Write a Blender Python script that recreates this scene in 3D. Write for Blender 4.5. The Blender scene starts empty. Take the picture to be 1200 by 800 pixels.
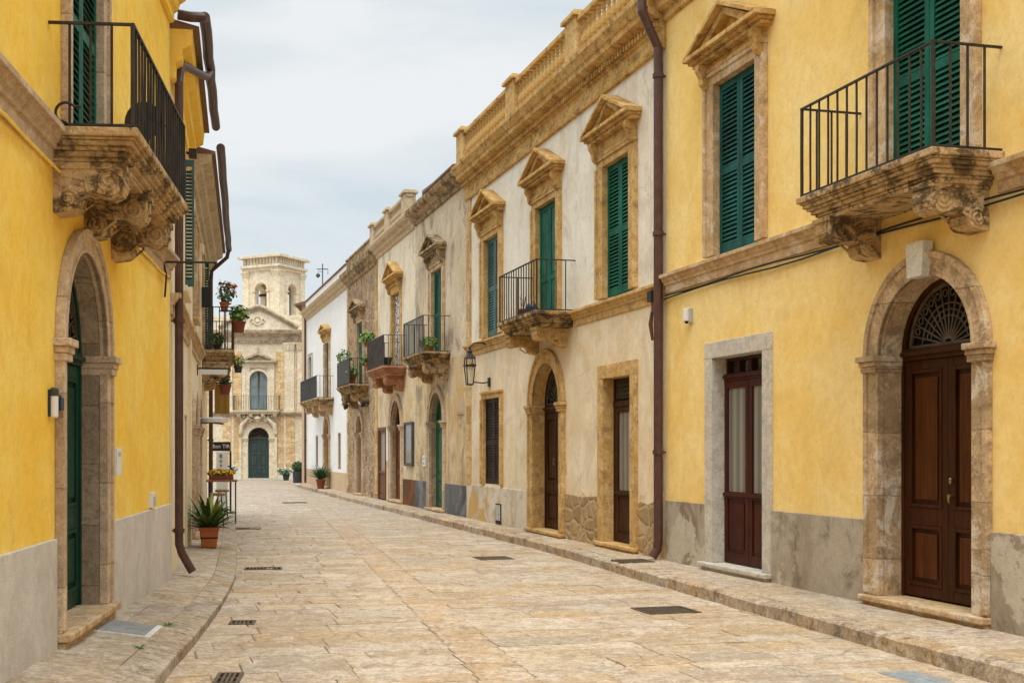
import bpy, bmesh, math, random
from mathutils import Vector, Matrix
from mathutils.geometry import tessellate_polygon
PI = math.pi
rad = math.radians
rnd = random.Random(7)
S = bpy.context.scene
COL = S.collection

# ------------------------------------------------------------------ camera, sky, sun, exposure
CAM_H = 1.75
cam_d = bpy.data.cameras.new('camera'); cam = bpy.data.objects.new('camera', cam_d); COL.objects.link(cam)
cam.location = (0, 0, CAM_H); cam.rotation_euler = (rad(90), 0, 0)
cam_d.sensor_width = 36; cam_d.lens = 42.0
cam_d.shift_x = 80/1200; cam_d.shift_y = 127/1200
cam_d.clip_start = 0.05; cam_d.clip_end = 3000
S.camera = cam
S.view_settings.view_transform = 'Standard'; S.view_settings.look = 'None'
S.view_settings.exposure = 0.60; S.view_settings.gamma = 1
SUN_EL, SUN_AZ = 66, 190          # azimuth clockwise from +Y
W = bpy.data.worlds.new('World'); S.world = W; W.use_nodes = True
wt = W.node_tree; wn = wt.nodes; wl = wt.links; wn.clear()
wo = wn.new('ShaderNodeOutputWorld'); bg = wn.new('ShaderNodeBackground'); wl.new(bg.outputs[0], wo.inputs[0])
bg.inputs['Strength'].default_value = 0.1
sky = wn.new('ShaderNodeTexSky'); sky.sky_type = 'NISHITA'; sky.sun_disc = False
sky.sun_elevation = rad(SUN_EL); sky.sun_rotation = rad(SUN_AZ)
tc = wn.new('ShaderNodeTexCoord'); mp = wn.new('ShaderNodeMapping'); mp.inputs['Scale'].default_value = (1, 1, 2.6)
wl.new(tc.outputs['Generated'], mp.inputs[0])
nz = wn.new('ShaderNodeTexNoise'); nz.inputs['Scale'].default_value = 2.3; nz.inputs['Detail'].default_value = 7; nz.inputs['Roughness'].default_value = 0.55
nz.inputs['Distortion'].default_value = 0.4
wl.new(mp.outputs[0], nz.inputs['Vector'])
cr = wn.new('ShaderNodeValToRGB'); cr.color_ramp.elements[0].position = 0.42; cr.color_ramp.elements[1].position = 0.60
cr.color_ramp.elements[0].color = (4.35, 4.92, 5.22, 1); cr.color_ramp.elements[1].color = (5.85, 6.0, 6.02, 1)
wl.new(nz.outputs['Fac'], cr.inputs[0])
sep = wn.new('ShaderNodeSeparateXYZ'); wl.new(tc.outputs['Generated'], sep.inputs[0])
mr = wn.new('ShaderNodeMapRange'); mr.inputs[1].default_value = 0.36; mr.inputs[2].default_value = 0.85; mr.inputs[3].default_value = 1.0; mr.inputs[4].default_value = 3.15
wl.new(sep.outputs['Z'], mr.inputs[0])
vm = wn.new('ShaderNodeVectorMath'); vm.operation = 'SCALE'; wl.new(cr.outputs[0], vm.inputs[0]); wl.new(mr.outputs[0], vm.inputs['Scale'])
mxw = wn.new('ShaderNodeMixRGB'); mxw.inputs[0].default_value = 0.93
wl.new(sky.outputs[0], mxw.inputs[1]); wl.new(vm.outputs[0], mxw.inputs[2]); wl.new(mxw.outputs[0], bg.inputs['Color'])
sd = bpy.data.lights.new('sun', 'SUN'); so = bpy.data.objects.new('sun', sd); COL.objects.link(so)
sd.energy = 1.5; sd.angle = rad(24); sd.color = (1.0, 0.94, 0.84)
v = Vector((math.sin(rad(SUN_AZ))*math.cos(rad(SUN_EL)), math.cos(rad(SUN_AZ))*math.cos(rad(SUN_EL)), math.sin(rad(SUN_EL))))
so.location = v*60; so.rotation_euler = v.to_track_quat('Z', 'Y').to_euler()

# ------------------------------------------------------------------ street frames: a facade is a vertical plane in plan
F_PX, CX, YH = 1400.0, 520.0, 527.0
class Face:
    def __init__(s, px, py, slope, side):
        n = math.hypot(slope, 1); s.o = (px, py)
        s.t = (-slope/n, -1/n) if side == 'R' else (slope/n, 1/n)
        s.i = (-s.t[1], s.t[0]); s.rz = math.atan2(s.t[1], s.t[0])
    def at(s, u, d=0, z=0): return Vector((s.o[0]+u*s.t[0]-d*s.i[0], s.o[1]+u*s.t[1]-d*s.i[1], z))
    def uz(s, x, y, d=0):
        k = (x-CX)/F_PX; a = s.t[0]-k*s.t[1]
        u = (k*(s.o[1]-d*s.i[1])-(s.o[0]-d*s.i[0]))/a
        return u, CAM_H-(y-YH)*(s.o[1]+u*s.t[1]-d*s.i[1])/F_PX
RF = Face(7.565, 0, -.2479, 'R')
LF = Face(-2.21, 0, -.0821, 'L')
LA = Face(-.89, 0, -.170, 'L')
LB = Face(-.97, 0, -.166, 'L')

# ------------------------------------------------------------------ materials
class G:
    def __init__(s, name):
        s.m = bpy.data.materials.new(name); s.m.use_nodes = True; s.t = s.m.node_tree
        s.b = s.t.nodes['Principled BSDF']; s.tc = s.t.nodes.new('ShaderNodeTexCoord')
        s.P = s.tc.outputs['Object']
    def put(s, inp, v):
        if hasattr(v, 'is_linked') or isinstance(v, bpy.types.NodeSocket): s.t.links.new(v, inp)
        else:
            if inp.type == 'RGBA' and len(v) == 3: v = (*v, 1)
            inp.default_value = v
    def map(s, sc, vec=None, loc=(0, 0, 0), rot=(0, 0, 0)):
        n = s.t.nodes.new('ShaderNodeMapping'); s.put(n.inputs[0], vec or s.P)
        n.inputs['Scale'].default_value = sc; n.inputs['Location'].default_value = loc; n.inputs['Rotation'].default_value = rot
        return n.outputs[0]
    def noise(s, sc, det=4, rough=.55, vec=None, dist=0, col=False):
        n = s.t.nodes.new('ShaderNodeTexNoise'); s.put(n.inputs['Vector'], vec or s.P)
        n.inputs['Scale'].default_value = sc; n.inputs['Detail'].default_value = det; n.inputs['Roughness'].default_value = rough; n.inputs['Distortion'].default_value = dist
        return n.outputs['Color' if col else 'Fac']
    def voro(s, sc, feat='F1', vec=None, out='Distance', rand=1):
        n = s.t.nodes.new('ShaderNodeTexVoronoi'); n.feature = feat; s.put(n.inputs['Vector'], vec or s.P)
        n.inputs['Scale'].default_value = sc; n.inputs['Randomness'].default_value = rand
        return n.outputs[out]
    def ramp(s, f, a, b, ca=(0, 0, 0), cb=(1, 1, 1)):
        n = s.t.nodes.new('ShaderNodeValToRGB'); s.put(n.inputs[0], f); e = n.color_ramp.elements
        e[0].position = a; e[1].position = b; e[0].color = (*ca, 1); e[1].color = (*cb, 1)
        return n.outputs[0]
    def mix(s, f, a, b, mode='MIX'):
        n = s.t.nodes.new('ShaderNodeMixRGB'); n.blend_type = mode; s.put(n.inputs[0], f); s.put(n.inputs[1], a); s.put(n.inputs[2], b)
        return n.outputs[0]
    def mul(s, a, b, op='MULTIPLY'):
        n = s.t.nodes.new('ShaderNodeMath'); n.operation = op; s.put(n.inputs[0], a); s.put(n.inputs[1], b); return n.outputs[0]
    def z(s):
        n = s.t.nodes.new('ShaderNodeSeparateXYZ'); s.put(n.inputs[0], s.P); return n.outputs[2]
    def bump(s, h, st=.3, dist=.01):
        n = s.t.nodes.new('ShaderNodeBump'); n.inputs['Strength'].default_value = st; n.inputs['Distance'].default_value = dist
        s.put(n.inputs['Height'], h); s.t.links.new(n.outputs[0], s.b.inputs['Normal'])
    def done(s, col, rough=.85, metal=0, spec=.3):
        s.put(s.b.inputs['Base Color'], col); s.put(s.b.inputs['Roughness'], rough); s.b.inputs['Metallic'].default_value = metal
        s.b.inputs['Specular IOR Level'].default_value = spec
        return s.m
def sc3(c, k): return tuple(min(1, x*k) for x in c)

def plaster(name, base, alt, streak=.25, stain=None, stain_amt=.5, patch=None, patch_at=.62, patch_top=None, grain=.25, lower=None, crack=.35):
    g = G(name)
    c = g.mix(g.ramp(g.noise(.7, 6, .62), .42, .58), base, alt)
    if lower:                                   # a second, warmer coat below the string course
        zf = g.ramp(g.mul(g.z(), .1), lower[0]*.1-.002, lower[0]*.1+.002, (1, 1, 1), (0, 0, 0))
        c = g.mix(zf, c, g.mix(g.ramp(g.noise(1.1, 6, .65), .42, .60), lower[1], lower[2]))
    c = g.mix(g.mul(g.ramp(g.noise(7, 7, .72), .44, .62), .30), c, sc3(base, .74))
    c = g.mix(g.mul(g.ramp(g.noise(2.0, 6, .7, g.map((1, 1, 1), loc=(7, 0, 3))), .52, .64), .30), c, sc3(alt, 1.12))
    st = g.ramp(g.noise(1.0, 7, .72, g.map((2.2, 2.2, .42)), .5), .52, .68)
    c = g.mix(g.mul(st, streak), c, stain or sc3(alt, .6))
    if stain:
        c = g.mix(g.mul(g.ramp(g.noise(.9, 7, .72, g.map((1, 1, .75), loc=(3, 1, 5)), .9), .52, .60), stain_amt), c, stain)
        c = g.mix(g.mul(g.ramp(g.noise(2.8, 7, .74, g.map((1, 1, .7), loc=(8, 4, 1)), .5), .55, .66), stain_amt*.8), c, sc3(stain, .75))
    if patch:
        f = g.ramp(g.noise(.8, 7, .64, g.map((1, 1, .8), loc=(9, 2, 1)), .5), patch_at, patch_at+.02)
        if patch_top:
            hz = g.ramp(g.mul(g.z(), .1), patch_top*.1-.06, patch_top*.1+.02, (1, 1, 1), (0, 0, 0))
            f = g.mul(f, hz)
        pc = g.mix(g.noise(9, 5, .7), sc3(patch, .7), sc3(patch, 1.3))
        c = g.mix(g.mul(f, .85), c, pc)
    wv = g.mix(.22, g.P, g.noise(2.6, 5, .7, col=True))
    ck = g.mul(g.ramp(g.voro(.75, 'DISTANCE_TO_EDGE', wv), .0015, .006, (1, 1, 1), (0, 0, 0)), g.ramp(g.noise(.6, 4, .6, g.map((1, 1, 1), loc=(6, 1, 2))), .50, .58))
    c = g.mix(g.mul(ck, crack), c, sc3(base, .4))
    h = g.mix(.5, g.noise(3.5, 4, .6), g.noise(60, 4, .7))
    c = g.mix(g.mul(g.ramp(g.noise(24, 6, .75), .50, .62), .22), c, sc3(base, .62))
    g.bump(h, grain, .014)
    return g.done(c, .95, 0, .04)

def stone(name, base, alt, dark=None, dark_amt=.6, dark_at=.52, joints=None, pits=.5, rough=.88, pale=None, dsc=3.4):
    g = G(name)
    wob = g.mix(.05, g.P, g.noise(3, 3, .6, col=True))
    c = g.mix(g.ramp(g.noise(2.1, 7, .7), .42, .58), base, alt)
    if joints:
        n = g.t.nodes.new('ShaderNodeTexBrick'); rt = g.map((1, 1, 1), wob, rot=(rad(90), 0, 0)); g.put(n.inputs['Vector'], rt)
        n.inputs['Scale'].default_value = 1; n.inputs['Brick Width'].default_value = joints[0]; n.inputs['Row Height'].default_value = joints[1]
        n.inputs['Mortar Size'].default_value = .006; n.inputs['Mortar Smooth'].default_value = .3
        g.put(n.inputs['Color1'], (0, 0, 0)); g.put(n.inputs['Color2'], (1, 1, 1)); g.put(n.inputs['Mortar'], (.5, .5, .5))
        c = g.mix(.6, c, g.mix(n.outputs['Color'], sc3(base, .74), sc3(alt, 1.22)))
    c = g.mix(g.mul(g.ramp(g.noise(9, 7, .75), .46, .60), .55), c, sc3(base, .60))
    c = g.mix(g.mul(g.ramp(g.noise(34, 6, .75), .46, .60), .40), c, sc3(base, .50))
    c = g.mix(g.mul(g.ramp(g.noise(5, 7, .75, g.map((1, 1, 1), loc=(1, 9, 4))), .54, .64), .45), c, sc3(alt, 1.25))
    if pale: c = g.mix(g.mul(g.ramp(g.noise(1.9, 7, .72, g.map((1, 1, 1), loc=(4, 7, 2)), .8), .53, .60), .75), c, pale)
    h = g.mix(.45, g.noise(9, 6, .72), g.noise(45, 5, .7))
    if joints:
        c = g.mix(g.mul(n.outputs['Fac'], .6), c, sc3(base, .42))
        h = g.mix(n.outputs['Fac'], h, (0, 0, 0))
    if dark:
        f = g.ramp(g.noise(dsc, 8, .76, g.map((1, 1, 1.2), loc=(2, 5, 8)), .5), dark_at, dark_at+.09)
        c = g.mix(g.mul(f, dark_amt), c, g.mix(g.ramp(g.noise(20, 5, .7), .42, .6), dark, sc3(dark, 1.9)))
    if pits:
        pv = g.voro(38); c = g.mix(g.mul(g.ramp(pv, .06, .22, (1, 1, 1), (0, 0, 0)), pits*.7), c, sc3(base, .3))
        h = g.mix(.35, h, g.ramp(pv, .05, .25))
    g.bump(h, .9, .022)
    return g.done(c, rough, 0, .06)

def rubble(name, base, alt, mortar, sc=3.4, mo=.85):
    g = G(name)
    wob = g.mix(.16, g.map((1, 1, 1.35)), g.noise(3.0, 5, .7, col=True))
    e = g.voro(sc, 'DISTANCE_TO_EDGE', wob)
    cc = g.voro(sc, 'F1', wob, 'Color')
    sx = g.t.nodes.new('ShaderNodeSeparateXYZ'); g.put(sx.inputs[0], cc)
    c = g.mix(sx.outputs[0], base, alt)
    c = g.mix(g.mul(sx.outputs[1], .5), c, sc3(base, .5))
    c = g.mix(g.mul(g.ramp(g.noise(11, 7, .75), .45, .6), .6), c, sc3(base, .42))
    m = g.ramp(e, .02, .085, (1, 1, 1), (0, 0, 0))
    c = g.mix(g.mul(m, mo), c, g.mix(g.noise(8, 4, .6), sc3(mortar, .7), mortar))
    g.bump(g.mix(.35, g.ramp(e, 0, .16), g.noise(22, 6, .75)), .9, .03)
    return g.done(c, .95, 0, .05)

def paint(name, base, rough=.5, var=.25, spec=.4, wear=None):
    g = G(name)
    c = g.mix(g.mul(g.ramp(g.noise(2.2, 5, .65, g.map((1, 1, .5))), .35, .7), 1), sc3(base, 1-var), sc3(base, 1+var))
    if wear: c = g.mix(g.mul(g.ramp(g.noise(17, 6, .7, g.map((1, 1, .35))), .58, .68), .6), c, wear)
    g.bump(g.noise(70, 4, .6, g.map((1, 1, .2))), .12, .004)
    return g.done(c, g.ramp(g.noise(5, 4, .6), .3, .8, (rough-.12,)*3, (rough+.18,)*3), 0, spec)

def wood(name, base, dark, rough=.42):
    g = G(name)
    n = g.noise(2.0, 6, .65, g.map((9, 9, .6)), 1.1)
    c = g.mix(g.ramp(n, .34, .68), dark, base)
    c = g.mix(g.mul(g.ramp(g.noise(1.3, 4, .6), .45, .75), .45), c, sc3(dark, .8))
    g.bump(g.noise(3, 6, .7, g.map((22, 22, 1.2))), .18, .004)
    return g.done(c, g.ramp(g.noise(4, 4, .6), .3, .8, (rough-.1,)*3, (rough+.2,)*3), 0, .14)

def metal(name, base, rough=.55, rust=None, met=.4):
    g = G(name)
    c = g.mix(g.ramp(g.noise(7, 6, .7), .4, .7), base, rust or sc3(base, 1.6))
    g.bump(g.noise(40, 4, .7), .2, .003)
    return g.done(c, rough, met, .4)

def plain(name, base, rough=.6, spec=.4, var=.15, sc=8):
    g = G(name); c = g.mix(g.noise(sc, 5, .65), sc3(base, 1-var), sc3(base, 1+var))
    return g.done(c, rough, 0, spec)

M = {}
M['yellow_left'] = plaster('yellow_limewash_left', (.92, .59, .092), (.93, .67, .165), .10, (.78, .42, .05), .30, grain=.25, crack=.08)
M['yellow_right'] = plaster('yellow_limewash_right', (.87, .595, .19), (.90, .69, .305), .10, (.76, .47, .12), .25, grain=.22, crack=.08)
M['cream_render'] = plaster('cream_render', (.78, .695, .56), (.83, .77, .66), .28, (.52, .42, .29), .38, (.60, .38, .13), .585, 2.4, .4, (4.05, (.77, .60, .375), (.84, .72, .53)))
M['cream_low'] = plaster('cream_low_render', (.64, .55, .43), (.72, .64, .52), .4, (.42, .32, .20), .65, (.58, .35, .11), .53, grain=.4)
M['beige_render'] = plaster('aged_beige_render', (.60, .48, .32), (.71, .60, .44), .65, (.25, .20, .15), .70, (.60, .38, .16), .585, 3.8, .5, (4.05, (.60, .43, .22), (.72, .57, .37)))
M['pale_render'] = plaster('pale_beige_render', (.78, .67, .50), (.82, .74, .59), .5, (.40, .31, .21), .55, (.60, .39, .17), .59, 3.6, .4, (4.05, (.64, .49, .29), (.72, .59, .40)))
M['white_render'] = plaster('white_limewash', (.84, .84, .82), (.80, .80, .79), .12, (.66, .62, .55), .22)
M['sand_dado'] = plaster('sand_coloured_dado', (.60, .44, .29), (.54, .39, .26), .25)
M['cream_left'] = plaster('cream_left_render', (.84, .73, .52), (.80, .67, .45), .2, (.62, .48, .29), .25)
M['grey_dado'] = plaster('grey_grained_dado', (.60, .56, .51), (.66, .62, .57), .35, (.46, .40, .335), .4, grain=.9, crack=.15)
M['cement_dado'] = plaster('mottled_cement_dado', (.36, .30, .225), (.46, .40, .32), .4, (.22, .165, .11), .8, (.54, .475, .385), .52, grain=.8)
M['slate'] = plaster('dark_slate_dado', (.085, .088, .095), (.17, .17, .17), .4, (.27, .26, .245), .75, grain=.4)
M['rust_dado'] = plaster('rust_brown_dado', (.24, .095, .042), (.13, .07, .04), .4, (.08, .055, .04), .6)
M['rubble'] = rubble('rubble_stone', (.54, .37, .22), (.20, .135, .09), (.60, .48, .34), 3.7)
M['rubble_patch'] = rubble('exposed_golden_rubble', (.60, .41, .21), (.36, .24, .13), (.62, .48, .30), 3.6, .6)
M['gold_stone'] = stone('golden_tufa', (.59, .36, .125), (.69, .47, .22), (.18, .11, .05), .65, .525, dsc=4)
M['gold_cornice'] = stone('golden_tufa_cornice', (.58, .34, .105), (.69, .46, .19), (.15, .088, .04), .75, .515, dsc=4)
M['quoin_stone'] = stone('golden_quoins', (.54, .33, .13), (.71, .51, .26), (.24, .15, .08), .4, .54, (.6, .38))
M['warm_stone'] = stone('warm_limestone_trim', (.55, .36, .18), (.66, .48, .29), (.22, .15, .09), .6, .525, pale=(.70, .60, .47))
M['door_stone'] = stone('weathered_door_stone', (.47, .325, .18), (.60, .44, .27), (.17, .115, .07), .7, .51, (1.9, .62), pale=(.70, .62, .51))
M['pink_stone'] = stone('pale_pinkish_stone', (.58, .42, .27), (.67, .52, .37), (.30, .21, .135), .5, .53, (1.9, .7))
M['reveal_stone'] = stone('rough_reveal_stone', (.36, .27, .18), (.46, .36, .25), (.19, .14, .10), .65, .50, (.9, .52), .9)
M['grey_stone'] = stone('pale_grey_door_stone', (.58, .53, .45), (.64, .59, .50), (.44, .38, .31), .35, .56, pits=.2)
M['balcony_stone'] = stone('lichen_balcony_stone', (.52, .345, .165), (.63, .46, .265), (.075, .053, .032), .92, .475, dsc=4.2)
M['dark_balcony_stone'] = stone('blackened_balcony_stone', (.46, .29, .12), (.58, .40, .19), (.05, .036, .024), .92, .455, dsc=4)
M['red_balcony_stone'] = stone('reddish_balcony_stone', (.42, .18, .09), (.50, .27, .14), (.13, .08, .05), .6, .5)
M['dark_cornice'] = stone('blackened_cornice', (.44, .31, .17), (.54, .40, .23), (.085, .065, .045), .85, .46)
M['tan_cornice'] = stone('tan_cornice', (.58, .45, .29), (.64, .52, .36), (.24, .18, .12), .55, .52)
M['church_stone'] = stone('cream_church_stone', (.75, .63, .45), (.84, .75, .59), (.36, .28, .19), .5, .555, None, .15, pale=(.84, .77, .65))
M['church_panel'] = stone('ochre_church_panel', (.66, .43, .20), (.76, .57, .33), (.80, .68, .48), .6, .54, (.6, .3), 0)
M['church_dark'] = stone('weathered_church_moulding', (.52, .42, .29), (.62, .51, .37), (.14, .115, .09), .7, .48)
M['road_base'] = plain('paving_bed', (.22, .155, .095), .95, .1, .45, 3)
M['green_paint'] = paint('bottle_green_paint', (.005, .098, .060), .55, .45, .15, (.05, .14, .10))
M['blue_green_paint'] = paint('blue_green_paint', (.010, .082, .072), .6, .45, .15, (.08, .155, .14))
M['faded_green_paint'] = paint('faded_teal_paint', (.06, .135, .13), .6, .35, .3, (.18, .23, .21))
M['door_green'] = paint('dark_green_door_paint', (.004, .042, .026), .45, .35, .2)
M['olive_door'] = paint('green_door_paint', (.022, .105, .05), .45, .35, .4)
M['church_green'] = paint('blackish_green_paint', (.035, .062, .058), .55, .3)
M['grey_blue_paint'] = paint('grey_blue_paint', (.17, .22, .235), .6, .25)
M['dark_brown_paint'] = paint('dark_brown_paint', (.030, .016, .009), .6, .4, .12, (.08, .055, .04))
M['wood_brown'] = wood('walnut_door_wood', (.070, .021, .005), (.024, .008, .003), .42)
M['wood_panel'] = wood('worn_walnut_panel', (.112, .033, .006), (.040, .012, .004), .40)
M['wood_red'] = wood('mahogany_door_wood', (.085, .017, .008), (.028, .008, .005), .42)
M['wood_dark'] = wood('dark_door_wood', (.080, .027, .010), (.022, .009, .005), .45)
M['wood_orange'] = wood('orange_brown_wood', (.21, .075, .028), (.10, .034, .014), .45)
M['wood_tan'] = wood('tan_door_wood', (.36, .24, .12), (.24, .15, .075), .6)
M['table_wood'] = wood('table_wood', (.36, .21, .10), (.22, .12, .055), .5)
M['iron'] = metal('black_iron', (.022, .021, .021), .6, (.060, .046, .036), .3)
M['iron_grey'] = metal('grey_iron', (.055, .058, .06), .6, (.10, .10, .095), .3)
M['grille_iron'] = metal('worn_grille_iron', (.075, .056, .040), .65, (.14, .11, .08), .3)
M['pipe'] = metal('brown_pipe_paint', (.072, .032, .025), .45, (.11, .056, .043), .1)
M['pipe_dark'] = metal('dark_brown_pipe', (.060, .030, .026), .5, (.095, .055, .045), .1)
M['glass'] = G('dark_window_glass').done((.012, .014, .016), .06, 0, .6)
M['void'] = plain('dark_interior', (.010, .009, .008), .9, .1)
def curtain():
    g = G('curtain_behind_glass'); n = g.t.nodes.new('ShaderNodeTexWave'); g.put(n.inputs['Vector'], g.map((1, 1, .04)))
    n.inputs['Scale'].default_value = 1.7; n.inputs['Distortion'].default_value = 2.5
    c = g.mix(n.outputs['Fac'], (.13, .12, .10), (.25, .235, .20)); g.b.inputs['Coat Weight'].default_value = .6; g.b.inputs['Coat Roughness'].default_value = .05
    return g.done(c, .6)
M['curtain'] = curtain()
def pattern():
    g = G('black_and_white_curtain'); n = g.t.nodes.new('ShaderNodeTexWave'); n.wave_type = 'BANDS'; n.bands_direction = 'DIAGONAL'
    g.put(n.inputs['Vector'], g.P); n.inputs['Scale'].default_value = 3.2; n.inputs['Distortion'].default_value = 9; n.inputs['Detail'].default_value = 1.5; n.inputs['Detail Scale'].default_value = 2.2
    return g.done(g.ramp(n.outputs['Fac'], .38, .5, (.03, .03, .035), (.80, .80, .80)), .8)
M['pattern'] = pattern()
M['white_plastic'] = plain('white_plastic', (.74, .73, .70), .45, .4, .06)
M['marble'] = stone('white_marble', (.80, .77, .70), (.72, .68, .60), (.46, .40, .33), .3, .60, pits=0, rough=.5)
M['grey_plastic'] = plain('grey_plastic', (.42, .42, .40), .5)
M['navy_plastic'] = plain('navy_plastic', (.016, .03, .06), .45)
M['rubber'] = plain('black_rubber', (.018, .018, .018), .8)
M['terracotta'] = plain('terracotta', (.42, .12, .035), .75, .25, .25)
M['dark_terracotta'] = plain('dark_red_pot', (.19, .050, .032), .7, .3, .25)
M['pot_black'] = plain('black_planter', (.030, .032, .035), .55)
M['soil'] = plain('potting_soil', (.05, .035, .022), .95, .1, .4, 60)
def leafm(name, a, b, sc=9):
    g = G(name); c = g.mix(g.ramp(g.noise(sc, 3, .6), .35, .66), a, b)
    g.b.inputs['Subsurface Weight'].default_value = 0
    return g.done(c, .5, 0, .4)
M['leaf_dark'] = leafm('dark_leaf', (.016, .052, .014), (.05, .115, .028), 5)
M['leaf_mid'] = leafm('mid_leaf', (.035, .10, .018), (.085, .18, .035), 6)
M['leaf_light'] = leafm('bright_leaf', (.075, .17, .022), (.19, .27, .045), 7)
M['leaf_blade'] = leafm('striped_blade_leaf', (.018, .060, .020), (.13, .20, .035), 4)
M['leaf_yellow'] = leafm('yellow_green_blade', (.15, .22, .03), (.36, .34, .05), 5)
M['petal_yellow'] = plain('yellow_petals', (.82, .46, .012), .6, .3, .2, 30)
M['petal_orange'] = plain('orange_red_petals', (.62, .13, .03), .6, .3, .3, 30)
M['petal_white'] = plain('white_petals', (.75, .74, .66), .6)
M['petal_blue'] = plain('pale_blue_petals', (.32, .46, .62), .6)
M['brass'] = metal('aged_brass', (.36, .27, .12), .35, (.22, .17, .09), .9)
M['tile'] = plain('old_roof_tile', (.19, .11, .075), .9, .2, .5, 5)
M['roof'] = plain('flat_roof_lime', (.46, .43, .39), .95, .1, .2, 2)
M['signboard'] = plain('black_sign_board', (.015, .014, .014), .5)
M['letters'] = plain('white_sign_lettering', (.72, .70, .66), .6, .3, .03)
M['ochre_cloth'] = plain('ochre_hanging_cloth', (.34, .20, .055), .9, .1, .25, 5)
M['white_metal'] = plain('white_enamel', (.70, .70, .69), .35, .5, .05)
M['lamp_glass'] = G('pale_lamp_glass').done((.66, .55, .38), .15, 0, .4)
M['grate'] = metal('cast_iron_grate', (.085, .064, .045), .8, (.17, .125, .08), .2)
M['cover_grey'] = stone('grey_slate_cover', (.29, .29, .285), (.35, .345, .33), (.22, .21, .20), .4, .55, pits=0)
M['cover_blue'] = stone('bluish_cover_plate', (.26, .30, .33), (.33, .36, .375), (.20, .19, .17), .5, .53, pits=0)
M['bronze'] = metal('bell_bronze', (.10, .075, .05), .5, (.16, .13, .09), .8)

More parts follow.
